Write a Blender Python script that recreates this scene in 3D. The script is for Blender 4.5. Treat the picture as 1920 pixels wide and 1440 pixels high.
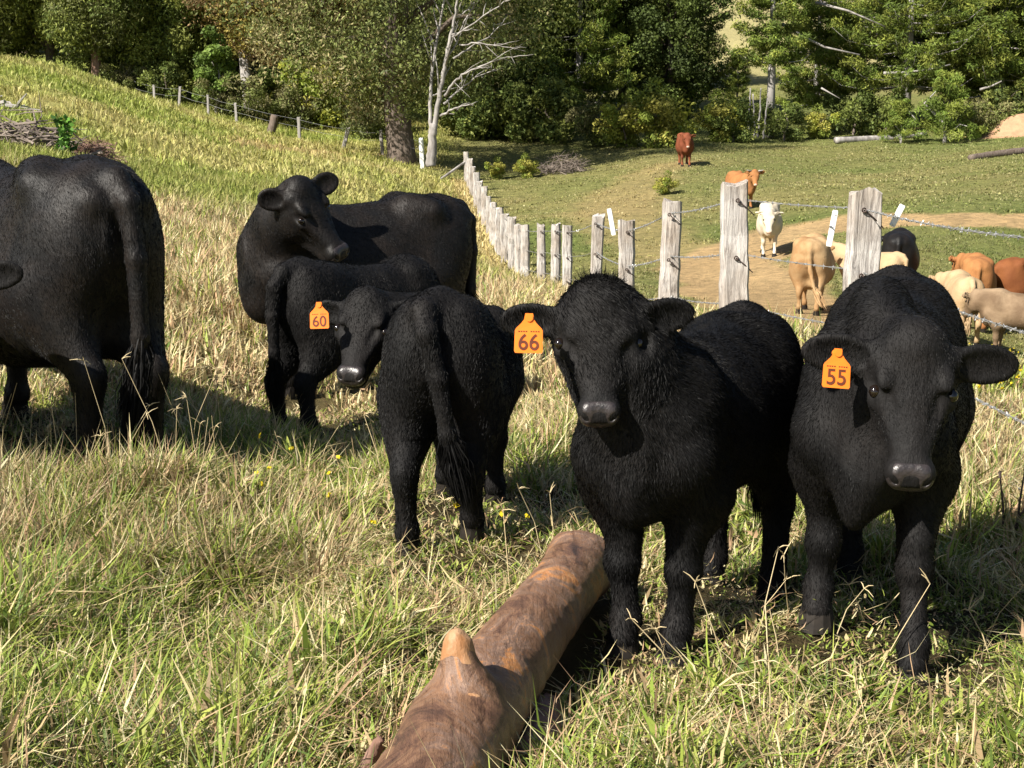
import bpy, math, random
import numpy as np
from mathutils import Vector, Matrix

# ------------------------------------------------------------------ scene, camera, light
scene = bpy.context.scene
for o in list(bpy.data.objects):
    bpy.data.objects.remove(o)
F_PX = 1920 * 52 / 36
PITCH = math.radians(10.62)
CAM = np.array([0.0, 0.0, 1.6])
cam_data = bpy.data.cameras.new('camera')
cam_data.lens = 52; cam_data.sensor_width = 36
cam_data.clip_start = 0.05; cam_data.clip_end = 3000
cam = bpy.data.objects.new('camera', cam_data)
cam.location = CAM; cam.rotation_euler = (math.radians(90) - PITCH, 0, 0)
scene.collection.objects.link(cam); scene.camera = cam
cam_data.dof.use_dof = False

SUN_EL = math.radians(41)
SUN_TO = np.array([0.74, 0.67])            # horizontal direction in which the light travels
SUN_TO = SUN_TO / np.linalg.norm(SUN_TO)
LIGHT = np.array([SUN_TO[0]*math.cos(SUN_EL), SUN_TO[1]*math.cos(SUN_EL), -math.sin(SUN_EL)])
sl = bpy.data.lights.new('sun', 'SUN'); sl.energy = 5.0; sl.angle = math.radians(0.5); sl.color = (1.0, 0.94, 0.84)
so = bpy.data.objects.new('sun', sl); scene.collection.objects.link(so)
so.rotation_euler = Vector(LIGHT).to_track_quat('-Z', 'Y').to_euler()
so.location = (-20, -20, 30)
world = bpy.data.worlds.new("World"); scene.world = world; world.use_nodes = True
nt = world.node_tree; nt.nodes.clear()
sky = nt.nodes.new('ShaderNodeTexSky'); sky.sky_type = 'NISHITA'; sky.sun_disc = False
sky.sun_elevation = SUN_EL
sky.sun_rotation = math.atan2(-SUN_TO[0], -SUN_TO[1])
bg = nt.nodes.new('ShaderNodeBackground'); bg.inputs[1].default_value = 0.05
wo = nt.nodes.new('ShaderNodeOutputWorld')
nt.links.new(sky.outputs[0], bg.inputs[0]); nt.links.new(bg.outputs[0], wo.inputs[0])
scene.view_settings.view_transform = 'Standard'; scene.view_settings.look = 'None'
scene.view_settings.exposure = 1.12; scene.view_settings.gamma = 1
scene.render.engine = 'CYCLES'
scene.cycles.max_bounces = 6; scene.cycles.transparent_max_bounces = 4

rng = np.random.default_rng(7)
COL = scene.collection

# ------------------------------------------------------------------ helpers
def ray(px, py):
    a = (px - 960) / F_PX; b = -(py - 720) / F_PX
    c, s = math.cos(PITCH), math.sin(PITCH)
    return np.array([a, c + b*s, -s + b*c])
def W(px, py, Y):
    d = ray(px, py); return CAM + d * (Y / d[1])
def Wz(px, py, z):
    d = ray(px, py); return CAM + d * ((z - CAM[2]) / d[2])
def norm(v):
    v = np.asarray(v, float); return v / (np.linalg.norm(v) + 1e-12)

def _hash(ix, iy, seed):
    h = (ix.astype(np.int64)*374761393 + iy.astype(np.int64)*668265263 + seed*1274126177) & 0x7fffffff
    h = ((h ^ (h >> 13)) * 1274126177) & 0x7fffffff
    return ((h ^ (h >> 16)) & 0xffff) / 65535.0
def vnoise(x, y, seed=0):
    x = np.asarray(x, float); y = np.asarray(y, float)
    ix = np.floor(x); iy = np.floor(y); fx = x-ix; fy = y-iy
    fx = fx*fx*(3-2*fx); fy = fy*fy*(3-2*fy)
    a = _hash(ix, iy, seed); b = _hash(ix+1, iy, seed); c = _hash(ix, iy+1, seed); d = _hash(ix+1, iy+1, seed)
    return (a*(1-fx)+b*fx)*(1-fy) + (c*(1-fx)+d*fx)*fy
def fbm(x, y, seed=0, o=3):
    s = 0; a = 0.5; t = 0
    for i in range(o):
        s = s + a*vnoise(x*2**i, y*2**i, seed+i*17); t += a; a *= 0.5
    return s/t

def tag(o, label=None, cat=None, group=None, kind=None):
    if label: o['label'] = label
    if cat: o['category'] = cat
    if group: o['group'] = group
    if kind: o['kind'] = kind
    return o
def link(name, me, parent=None, mat=None):
    o = bpy.data.objects.new(name, me); COL.objects.link(o)
    if mat is not None and me is not None and len(me.materials) == 0: me.materials.append(mat)
    if parent is not None: o.parent = parent
    return o
def empty(name, loc, rz=0.0):
    o = bpy.data.objects.new(name, None); COL.objects.link(o)
    o.location = tuple(loc); o.rotation_euler = (0, 0, rz); o.empty_display_size = 0.2
    return o
def mesh_np(name, V, Fc, col=None, smooth=False, mat=None):
    """V (n,3), Fc (m,3|4)"""
    V = np.asarray(V, np.float32); Fc = np.asarray(Fc, np.int32)
    me = bpy.data.meshes.new(name)
    k = Fc.shape[1]
    me.vertices.add(len(V)); me.vertices.foreach_set('co', V.ravel())
    me.loops.add(Fc.size); me.loops.foreach_set('vertex_index', Fc.ravel())
    me.polygons.add(len(Fc)); me.polygons.foreach_set('loop_start', np.arange(0, Fc.size, k, dtype=np.int32))
    if smooth: me.polygons.foreach_set('use_smooth', np.ones(len(Fc), bool))
    me.update(calc_edges=True)
    if col is not None:
        ca = me.color_attributes.new('Col', 'FLOAT_COLOR', 'POINT')
        c4 = np.ones((len(V), 4), np.float32); c4[:, :3] = col
        ca.data.foreach_set('color', c4.ravel())
    if mat is not None: me.materials.append(mat)
    return me
class MB:
    """collects polygons of any size into one mesh"""
    def __init__(s): s.v = []; s.f = []; s.n = 0
    def add(s, V, Fs):
        V = np.asarray(V, float); s.v.append(V)
        s.f += [tuple(int(i)+s.n for i in f) for f in Fs]; s.n += len(V)
    def tube(s, pts, rad, seg=8, cap=True, wob=0, seed=0, squash=None):
        pts = np.asarray(pts, float); n = len(pts); rad = np.broadcast_to(np.asarray(rad, float), (n,))
        tan = np.gradient(pts, axis=0); tan /= np.linalg.norm(tan, axis=1)[:, None] + 1e-12
        ref = np.array([0, 0, 1.0]) if abs(tan[0][2]) < .9 else np.array([1.0, 0, 0])
        u = norm(np.cross(tan[0], ref)); V = []
        r_ = np.random.default_rng(seed)
        for i in range(n):
            u = norm(u - tan[i]*np.dot(u, tan[i])); v = np.cross(tan[i], u)
            for k in range(seg):
                a = 2*math.pi*k/seg; r = rad[i]*(1 + wob*(r_.random()-.5))
                V.append(pts[i] + r*(u*math.cos(a) + v*math.sin(a)*(squash or 1)))
        Fs = []
        for i in range(n-1):
            for k in range(seg):
                a = i*seg+k; b = i*seg+(k+1) % seg
                Fs.append((a, b, b+seg, a+seg))
        if cap:
            Fs.append(tuple(range(seg))[::-1]); Fs.append(tuple((n-1)*seg+k for k in range(seg)))
        s.add(V, Fs)
    def box(s, c, sx, sy, sz, R=None):
        V = np.array([[x, y, z] for z in (-.5, .5) for y in (-.5, .5) for x in (-.5, .5)])*[sx, sy, sz]
        if R is not None: V = V @ np.asarray(R).T
        s.add(V + np.asarray(c), [(0, 2, 3, 1), (4, 5, 7, 6), (0, 1, 5, 4), (2, 6, 7, 3), (0, 4, 6, 2), (1, 3, 7, 5)])
    def mesh(s, name, mat=None, smooth=False):
        me = bpy.data.meshes.new(name)
        me.from_pydata([tuple(p) for p in np.concatenate(s.v)], [], s.f)
        if smooth:
            me.polygons.foreach_set('use_smooth', np.ones(len(me.polygons), bool))
        me.update()
        if mat is not None: me.materials.append(mat)
        return me
    def build(s, name, mat, parent=None, smooth=False):
        return link(name, s.mesh(name, mat, smooth), parent)

# ------------------------------------------------------------------ materials
def new_mat(name):
    m = bpy.data.materials.new(name); m.use_nodes = True
    nt = m.node_tree; nt.nodes.clear()
    out = nt.nodes.new('ShaderNodeOutputMaterial')
    return m, nt, out
def N(nt, typ, **kw):
    n = nt.nodes.new(typ)
    for k, v in kw.items(): setattr(n, k, v)
    return n
def principled(nt, out, color=(.5, .5, .5), rough=.7, spec=.5):
    p = N(nt, 'ShaderNodeBsdfPrincipled')
    p.inputs['Base Color'].default_value = (*color, 1); p.inputs['Roughness'].default_value = rough
    p.inputs['Specular IOR Level'].default_value = spec
    nt.links.new(p.outputs[0], out.inputs[0]); return p
def noise(nt, scale, detail=4, rough=.6, vec=None, stretch=None, coord='Object', dist=0.0):
    n = N(nt, 'ShaderNodeTexNoise'); n.inputs['Scale'].default_value = scale
    n.inputs['Detail'].default_value = detail; n.inputs['Roughness'].default_value = rough
    n.inputs['Distortion'].default_value = dist
    tc = N(nt, 'ShaderNodeTexCoord'); src = tc.outputs[coord]
    if stretch:
        mp = N(nt, 'ShaderNodeMapping'); mp.inputs['Scale'].default_value = stretch
        nt.links.new(src, mp.inputs[0]); src = mp.outputs[0]
    nt.links.new(src, n.inputs['Vector']); return n
def ramp(nt, src, stops):
    r = N(nt, 'ShaderNodeValToRGB'); e = r.color_ramp.elements
    while len(e) > 1: e.remove(e[-1])
    e[0].position = stops[0][0]; e[0].color = (*stops[0][1], 1)
    for p, c in stops[1:]:
        x = e.new(p); x.color = (*c, 1)
    nt.links.new(src, r.inputs[0]); return r
def bump(nt, src, p, strength=.3, dist=.01):
    b = N(nt, 'ShaderNodeBump'); b.inputs['Strength'].default_value = strength; b.inputs['Distance'].default_value = dist
    nt.links.new(src, b.inputs['Height']); nt.links.new(b.outputs[0], p.inputs['Normal']); return b

def mat_blade(name, trans=.35, rough=.5, spec=.3, mult=None):
    m, nt, out = new_mat(name)
    at = N(nt, 'ShaderNodeAttribute'); at.attribute_name = 'Col'
    d = N(nt, 'ShaderNodeBsdfPrincipled'); d.inputs['Roughness'].default_value = rough; d.inputs['Specular IOR Level'].default_value = spec
    t = N(nt, 'ShaderNodeBsdfTranslucent'); mx = N(nt, 'ShaderNodeMixShader'); mx.inputs[0].default_value = trans
    col = at.outputs['Color']
    oi = N(nt, 'ShaderNodeObjectInfo')
    hs = N(nt, 'ShaderNodeHueSaturation')
    ma = N(nt, 'ShaderNodeMath', operation='MULTIPLY_ADD'); ma.inputs[1].default_value = .35; ma.inputs[2].default_value = .82
    nt.links.new(oi.outputs['Random'], ma.inputs[0]); nt.links.new(ma.outputs[0], hs.inputs['Value'])
    nt.links.new(col, hs.inputs['Color']); col = hs.outputs[0]
    nt.links.new(col, d.inputs['Base Color']); nt.links.new(col, t.inputs['Color'])
    nt.links.new(d.outputs[0], mx.inputs[1]); nt.links.new(t.outputs[0], mx.inputs[2]); nt.links.new(mx.outputs[0], out.inputs[0])
    return m
M = {}
M['grass'] = mat_blade('grass_blades', .3, .55, .25)
M['leaf'] = mat_blade('tree_leaves', .25, .6, .2)
def mat_coat(name, c1, c2, scale=6, rough=.55, spec=.3, sheen=.0):
    m, nt, out = new_mat(name); p = principled(nt, out, c1, rough, spec)
    n = noise(nt, scale, 5, .6, dist=.4)
    r = ramp(nt, n.outputs[0], [(.38, c1), (.68, c2)]); nt.links.new(r.outputs[0], p.inputs['Base Color'])
    n2 = noise(nt, 60, 3, .7, stretch=(1, 1, .18)); b1 = bump(nt, n2.outputs[0], p, .6, .008)
    n3 = noise(nt, 9, 4, .65, dist=.8); b2 = N(nt, 'ShaderNodeBump'); b2.inputs['Strength'].default_value = .3; b2.inputs['Distance'].default_value = .02
    nt.links.new(n3.outputs[0], b2.inputs['Height']); nt.links.new(b2.outputs[0], b1.inputs['Normal'])
    if sheen: p.inputs['Sheen Weight'].default_value = sheen; p.inputs['Sheen Roughness'].default_value = .4
    return m
M['black'] = mat_coat('black_coat', (.004, .0038, .004), (.009, .0075, .007), 4, .7, .2)
M['blackcow'] = mat_coat('black_cow_coat', (.005, .0046, .0046), (.013, .0095, .0075), 5, .55, .24)
M['hair'] = new_mat('black_hair')[0]
_m, _nt, _o = new_mat('black_hair'); _p = principled(_nt, _o, (.0046, .0043, .0042), .6, .15); M['hair'] = _m
def simple(name, c1, c2, scale, rough=.7, spec=.3, bs=.3, bd=.01, stretch=None, detail=5, lo=.35, hi=.7):
    m, nt, out = new_mat(name); p = principled(nt, out, c1, rough, spec)
    n = noise(nt, scale, detail, .6, stretch=stretch)
    r = ramp(nt, n.outputs[0], [(lo, c1), (hi, c2)]); nt.links.new(r.outputs[0], p.inputs['Base Color'])
    if bs: bump(nt, n.outputs[0], p, bs, bd)
    return m
M['nose'] = simple('wet_nose', (.035, .028, .028), (.014, .012, .012), 70, .33, .5, .6, .004)
M['nostril'] = simple('nostril_shade', (.004, .003, .003), (.005, .004, .004), 20, .9, .1, 0)  # near-black colour standing in for the shade inside the nostrils
M['eye'] = simple('eye_ball', (.006, .004, .003), (.01, .006, .004), 20, .08, .7, 0)
M['hoof'] = simple('hoof_horn', (.014, .012, .010), (.026, .021, .017), 30, .75, .15, .2, .003)
M['orange'] = simple('orange_plastic', (.92, .20, .018), (.50, .13, .03), 28, .5, .35, .1, .002, lo=.5, hi=.9)
M['ink'] = simple('tag_print', (.10, .025, .012), (.13, .035, .015), 40, .6, .3, 0)
M['white'] = simple('white_plastic', (.8, .8, .78), (.72, .72, .70), 20, .45, .4, 0)
M['wire'] = simple('galvanised_wire', (.32, .32, .31), (.45, .45, .45), 30, .4, .5, 0)
bpy.data.materials['galvanised_wire'].node_tree.nodes['Principled BSDF'].inputs['Metallic'].default_value = .6
M['tie'] = simple('dark_tie_wire', (.05, .035, .03), (.08, .05, .04), 30, .6, .4, 0)
# weathered post
def mat_post():
    m, nt, out = new_mat('weathered_post'); p = principled(nt, out, (.4, .38, .36), .85, .2)
    n = noise(nt, 9, 7, .7, stretch=(3.2, 3.2, .28), dist=1.2)
    r = ramp(nt, n.outputs[0], [(.30, (.09, .08, .075)), (.42, (.30, .275, .255)), (.52, (.47, .44, .41)), (.66, (.60, .57, .53)), (.8, (.38, .33, .29))])
    n3 = noise(nt, 2.3, 3, .6); r3 = ramp(nt, n3.outputs[0], [(.4, (1, 1, 1)), (.75, (.62, .53, .44))])
    mx = N(nt, 'ShaderNodeMix', data_type='RGBA', blend_type='MULTIPLY'); mx.inputs[0].default_value = 1
    nt.links.new(r.outputs[0], mx.inputs[6]); nt.links.new(r3.outputs[0], mx.inputs[7])
    nt.links.new(mx.outputs[2], p.inputs['Base Color'])
    bump(nt, n.outputs[0], p, .8, .02); return m
M['post'] = mat_post()
M['bark'] = simple('tree_bark', (.10, .075, .06), (.19, .155, .13), 5, .9, .1, .8, .05, (3, 3, .5))
M['redbark'] = simple('red_brown_bark', (.16, .09, .065), (.30, .20, .16), 3, .9, .1, .8, .05, (3, 3, .5))
M['paleb'] = simple('pale_bark', (.36, .34, .32), (.22, .20, .19), 3, .85, .15, .5, .03, (3, 3, .4))
M['dead'] = simple('dead_wood', (.16, .145, .135), (.40, .375, .355), 2.2, .8, .2, .5, .03, (2, 2, .6))
M['twig'] = simple('dead_twigs', (.12, .095, .08), (.27, .225, .19), 4, .85, .15, .3, .01)

# ------------------------------------------------------------------ ground shape
CP = []
def cp(px, py, Y):
    p = W(px, py, Y); CP.append((p[0], Y, p[2]))
for a in [(100, 1440, 3.35), (960, 1440, 3.4), (1800, 1440, 3.35), (1222, 1222, 4.18), (1705, 1290, 3.92), (1500, 1200, 4.25),
          (862, 1035, 5.4), (250, 895, 6.7), (-300, 900, 6.8), (550, 748, 10), (850, 740, 10), (1440, 1150, 4.75), (1900, 900, 7), (1900, 750, 9.5),
          (1515, 590, 25), (1826, 612, 27.5), (1940, 625, 28), (1800, 640, 24), (1682, 562, 28), (2150, 640, 26), (1622, 585, 26.5), (1437, 482, 37), (1395, 388, 48), (1283, 312, 60), (1860, 660, 22), (1900, 300, 58), (1900, 420, 36), (1700, 415, 38),
          (1900, 250, 75), (1500, 258, 78), (1000, 400, 50), (1000, 300, 70), (1000, 258, 80), (850, 640, 14), (700, 450, 24), (600, 400, 30),
          (350, 400, 22), (350, 550, 13), (700, 330, 48), (850, 340, 58), (200, 300, 34), (100, 290, 30), (0, 200, 45), (0, 330, 22),
          (0, 110, 62), (150, 135, 70), (290, 190, 80), (339, 205, 78), (391, 215, 77), (445, 226, 76), (563, 267, 73), (650, 281, 70), (715, 288, 68), (791, 318, 64), (400, 300, 45), (500, 350, 35)]:
    cp(*a)
POSTS = [(2085, 402, 5.6, .24, 1.35), (1620, 358, 10, .272, 1.35), (1385, 345, 11.5, .262, 1.35), (1257, 378, 14.5, .235, 1.3), (1178, 415, 17.5, .23, 1.25), (1118, 403, 21.5, .21, 1.3),
         (1065, 423, 26, .19, 1.25), (1042, 421, 27.6, .2, 1.25), (1016, 422, 29, .2, 1.25), (985, 422, 31.5, .23, 1.25), (972, 421, 33, .2, 1.25), (960, 407, 35.5, .25, 1.3), (946, 401, 38, .25, 1.3),
         (934, 390, 40, .23, 1.25), (925, 380, 42.5, .25, 1.25), (917, 368, 45, .22, 1.25), (908, 350, 48, .25, 1.3), (900, 340, 50.5, .24, 1.25), (893, 324, 53, .26, 1.25), (886, 312, 56, .27, 1.25), (881, 298, 58.5, .28, 1.3), (875, 285, 61, .26, 1.3)]
for px, ty, Y, w, h in POSTS:
    p = W(px, ty, Y); CP.append((p[0], Y, p[2]-h))
for X, Y, z in [(0, 110, 4), (-40, 100, 5), (40, 105, 3.5), (-60, 160, 16), (0, 160, 10), (50, 160, 10), (0, 260, 30), (-90, 260, 34), (90, 260, 30), (0, 400, 62), (-100, 400, 62), (150, 400, 60),
                (0, 2, 0.0), (-1, 2, 0), (1, 2, 0), (18, 90, 1.5), (-25, 92, 3.6)]:
    CP.append((X, Y, z))
CPA = np.array(CP)
def _uv(X, Y):
    Yc = np.clip(Y, 2.0, 420.0); u = np.clip(X/Yc, -.62, .62)
    return u*7.0, np.log(Yc)*2.2
def _tps(d2): return 0.5*d2*np.log(d2+1e-9)
_u, _v = _uv(CPA[:, 0], CPA[:, 1])
_n = len(CPA)
_K = _tps((_u[:, None]-_u)**2 + (_v[:, None]-_v)**2) + np.eye(_n)*0.04
_P = np.stack([np.ones(_n), _u, _v], 1)
_A = np.block([[_K, _P], [_P.T, np.zeros((3, 3))]])
_sol = np.linalg.solve(_A, np.concatenate([CPA[:, 2], np.zeros(3)]))
def ground(X, Y):
    X = np.asarray(X, float); Y = np.asarray(Y, float); sh = np.broadcast(X, Y).shape
    X = np.broadcast_to(X, sh).ravel(); Y = np.broadcast_to(Y, sh).ravel()
    out = np.empty(X.shape)
    for i in range(0, len(X), 40000):
        u, v = _uv(X[i:i+40000], Y[i:i+40000])
        K = _tps((u[:, None]-_u)**2 + (v[:, None]-_v)**2)
        out[i:i+40000] = K @ _sol[:_n] + _sol[_n] + u*_sol[_n+1] + v*_sol[_n+2]
    near = np.clip((16-Y)/10, 0, 1)
    out += near*(fbm(X/.45, Y/.45, 3, 2)-.5)*.17
    out += np.clip((Y-10)/20, 0, 1)*(fbm(X/3.5, Y/3.5, 9, 3)-.5)*.22*np.clip((130-Y)/40, 0, 1)
    out += .10*np.exp(-(((X+1.05)/.55)**2 + ((Y-6.1)/.35)**2))
    out += np.clip((Y-150)/100, 0, 1)*(fbm(X/40, Y/40, 21, 3)-.5)*12
    return out.reshape(sh)
def g1(X, Y): return float(ground(np.array([X]), np.array([Y]))[0])

# track and trail, laid out as world polylines on the ground
def hit(px, py):
    d = ray(px, py); t = np.geomspace(2.5, 300, 400); P = CAM + d*t[:, None]
    g = ground(P[:, 0], P[:, 1]); k = np.argmax(P[:, 2] < g)
    if k == 0: return P[-1]
    a, b = t[k-1], t[k]
    for _ in range(18):
        m = (a+b)/2; p = CAM + d*m
        if p[2] < g1(p[0], p[1]): b = m
        else: a = m
    return CAM + d*b
TRACK = [(hit(*p)[:2], w) for p, w in [((2050, 414), 1.0), ((1900, 415), 1.0), ((1700, 416), 1.1), ((1560, 420), 1.3), ((1470, 436), 1.4), ((1385, 468), 1.5), ((1350, 500), 1.5), ((1390, 540), 1.5), ((1470, 578), 1.4), ((1600, 625), 1.2), ((1850, 690), .9)]]
TRAIL = [(hit(*p)[:2], w) for p, w in [((1275, 306), 1.0), ((1235, 318), 1.3), ((1190, 350), 1.6), ((1150, 395), 1.8), ((1200, 440), 1.6), ((1280, 475), 1.6), ((1340, 490), 1.2)]]
DIRT = [(hit(*p)[:2], w) for p, w in [((450, 272), 1.2), ((530, 280), 1.6), ((620, 287), 1.0), ((760, 296), 1.2)]]
def pdist(X, Y, line):
    best = np.full(np.shape(X), 9.0)
    for (a, wa), (b, wb) in zip(line[:-1], line[1:]):
        ab = b-a; t = np.clip(((X-a[0])*ab[0] + (Y-a[1])*ab[1])/np.dot(ab, ab), 0, 1)
        d = np.hypot(X-a[0]-t*ab[0], Y-a[1]-t*ab[1])/(wa+(wb-wa)*t)
        best = np.minimum(best, d)
    return best
FX = np.array([W(p[0], p[1], p[2])[0] for p in POSTS]); FY = np.array([p[2] for p in POSTS])
def fence_x(Y): return np.interp(Y, FY, FX)
def sst(a, b, x):
    t = np.clip((x-a)/(b-a), 0, 1); return t*t*(3-2*t)
def zones(X, Y):
    """dryness 0..1, dirt 0..1, paddock 0..1"""
    X = np.asarray(X, float); Y = np.asarray(Y, float)
    pad = sst(-.2, .8, X - fence_x(Y))*sst(7.5, 9.5, Y)
    pad = np.where(Y > 61, sst(-3, 0, X+1.5-(Y-61)*.0), pad)
    n = fbm(X/1.3+5, Y/1.3, 31, 3); nb = fbm(X/7, Y/7+3, 44, 3)
    dry = .47 + (n-.5)*1.9
    strawmid = sst(7.5, 10, Y)*(1-sst(19, 30, Y))
    dry = dry*(1-strawmid) + strawmid*(.90+(n-.5)*.5)
    hill = sst(19, 30, Y)
    dry = dry*(1-hill) + hill*(.22+(nb-.5)*1.2+(n-.5)*.5)
    dryp = .45+(nb-.5)*1.1+(n-.5)*.4
    dry = dry*(1-pad)+dryp*pad
    wob = (fbm(X/1.1, Y/1.1, 77, 3)-.5)*.7
    dt = np.maximum(1-sst(.75, 1.15, pdist(X, Y, TRACK)+wob), (1-sst(.5, 1.3, pdist(X, Y, TRAIL)+wob))*.42)
    dt = np.maximum(dt, (1-sst(.5, 1.2, pdist(X, Y, DIRT)+wob))*.7*np.where(X < 0, 1, 0))
    # strip of dead grass along the foot of the fence
    fd = np.abs(X - fence_x(Y)+.3); strip = (1-sst(.25, .9, fd))*sst(13, 18, Y)*(1-sst(61, 63, Y))
    dry = np.maximum(dry, strip)
    green = (1-sst(.3, 1.0, np.hypot((X-1.0)/3.5, (Y-44)/6)))*pad
    dry = dry*(1-green*.8)
    return np.clip(dry, 0, 1), dt, pad
def lerp(a, b, t): return np.asarray(a)*(1-t[:, None]) + np.asarray(b)*t[:, None]
def ground_color(X, Y):
    dry, dt, pad = zones(X, Y)
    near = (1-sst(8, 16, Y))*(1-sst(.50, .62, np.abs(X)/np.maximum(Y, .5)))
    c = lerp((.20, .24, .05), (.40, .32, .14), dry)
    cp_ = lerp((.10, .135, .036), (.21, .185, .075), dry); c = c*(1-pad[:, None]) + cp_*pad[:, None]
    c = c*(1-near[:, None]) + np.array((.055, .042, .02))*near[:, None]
    far = sst(95, 130, Y); c = lerp(c[0]*0, c[0]*0, far) if False else c*(1-far[:, None]) + np.array((.33, .29, .14))*far[:, None]*(.8+.4*fbm(X/9, Y/9, 5, 3))[:, None]
    c = c*(1-dt[:, None]) + np.array((.36, .25, .13))*dt[:, None]*(.8+.4*fbm(X/.8, Y/2.5, 8, 3))[:, None]
    return c
def build_ground():
    Xs = np.concatenate([-np.geomspace(900, 30, 26), np.linspace(-29, -8, 90)[:-1], np.linspace(-8, 12, 280)[:-1], np.linspace(12, 34, 90), np.geomspace(36, 900, 26)])
    Ys = np.concatenate([-np.geomspace(900, 5, 22), np.linspace(-4, 2, 8), np.linspace(2.3, 12, 110), np.linspace(12.1, 70, 330), np.linspace(70.5, 130, 80), np.geomspace(134, 1500, 60)])
    X, Y = np.meshgrid(Xs, Ys); Z = ground(X, Y)
    V = np.stack([X.ravel(), Y.ravel(), Z.ravel()], 1)
    ny, nx = X.shape; i = np.arange(ny-1)[:, None]*nx + np.arange(nx-1)[None]; i = i.ravel()
    Fq = np.stack([i, i+1, i+1+nx, i+nx], 1)
    m, nt, out = new_mat('pasture_ground'); p = principled(nt, out, (.2, .2, .1), .95, .1)
    at = N(nt, 'ShaderNodeAttribute'); at.attribute_name = 'Col'
    n = noise(nt, 3.5, 8, .75, stretch=(1, 1, 1))
    r = ramp(nt, n.outputs[0], [(.28, (.42, .45, .42)), (.5, (1, 1, .97)), (.72, (1.5, 1.42, 1.3))])
    mx = N(nt, 'ShaderNodeMix', data_type='RGBA', blend_type='MULTIPLY'); mx.inputs[0].default_value = 1
    nt.links.new(at.outputs['Color'], mx.inputs[6]); nt.links.new(r.outputs[0], mx.inputs[7]); nt.links.new(mx.outputs[2], p.inputs['Base Color'])
    bump(nt, n.outputs[0], p, 1.0, .12)
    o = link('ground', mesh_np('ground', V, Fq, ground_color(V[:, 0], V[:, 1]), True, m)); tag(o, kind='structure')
build_ground()

# ------------------------------------------------------------------ blades (grass, leaves)
def blade_mesh(name, P, H, Wd, az, lean, curl, col, mat, twist=None):
    """P base points (n,3); lean = start tilt from vertical (rad); curl = extra tilt towards the tip"""
    n = len(P); az = np.asarray(az); d = np.stack([np.cos(az), np.sin(az), np.zeros(n)], 1)
    tw = az + math.pi/2 + (rng.normal(0, .5, n) if twist is None else twist)
    s = np.stack([np.cos(tw), np.sin(tw), np.zeros(n)], 1)*(Wd/2)[:, None]
    def step(p, a, l): return p + d*(np.sin(a)*l)[:, None] + np.array([0, 0, 1.0])*(np.cos(a)*l)[:, None]
    p1 = step(P, lean, H*.5); p2 = step(p1, lean+curl, H*.5)
    V = np.empty((n, 5, 3), np.float32)
    V[:, 0] = P-s*.8; V[:, 1] = P+s*.8; V[:, 2] = p1-s*.9; V[:, 3] = p1+s*.9; V[:, 4] = p2
    b = (np.arange(n)*5)[:, None]
    T = np.concatenate([b+[0, 1, 3], b+[0, 3, 2], b+[2, 3, 4]], 1).reshape(-1, 3)
    C = np.repeat(col, 5, axis=0)
    return mesh_np(name, V.reshape(-1, 3), T, C, False, mat)
def wedge(n, y0, y1, umax=.47, pw=1.0):
    Y = np.sqrt(rng.random(n)*(y1**2-y0**2)+y0**2); X = (rng.random(n)*2-1)*umax*Y
    return X, Y
GREEN = np.array([(.19, .26, .04), (.26, .32, .055), (.12, .18, .04), (.33, .36, .08)])
STRAW = np.array([(.56, .47, .25), (.46, .37, .19), (.62, .55, .33), (.36, .26, .14), (.44, .29, .17)])
def grass_colors(X, Y, bias=0):
    dry, dt, pad = zones(X, Y); n = len(X)
    isd = rng.random(n) < np.clip(dry*1.15+bias, 0.03, .97)
    g = GREEN[rng.integers(0, len(GREEN), n)]; s = STRAW[rng.integers(0, len(STRAW), n)]
    far = sst(18, 32, Y)[:, None]*(1-pad[:, None]); g = g*(1-far) + np.array((.30, .34, .07))*far*(.8+.4*rng.random((n, 1)))
    g = g*(1-pad[:, None]*.25)
    c = np.where(isd[:, None], s, g)*(.75+.5*rng.random((n, 1)))
    return c, isd, dt, pad
LOGL = [(Wz(*p)[:2], 1.0) for p in [(640, 1790, .12), (842, 1400, .12), (905, 1300, .12), (985, 1190, .12), (1088, 1055, .12)]]
NEAR = [(.42, 4.18, .24), (.75, 4.72, .3), (.98, 4.1, .22), (1.25, 3.95, .24), (1.35, 4.6, .3), (-.18, 5.35, .38), (-.1, 6.0, .4), (-1.75, 6.75, .5), (-2.0, 7.1, .5), (-1.0, 8.6, .5), (-.7, 9.2, .5), (-1.3, 9.9, .6), (-2.3, 7.6, .5)]
def tread(X, Y):
    k = np.ones(len(X))
    for a, b, r in NEAR: k = np.minimum(k, np.clip((np.hypot(X-a, Y-b)-r*.5)/r, .30, 1))
    return k
def off_log(X, Y, r): return pdist(X, Y, LOGL) > r
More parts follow.
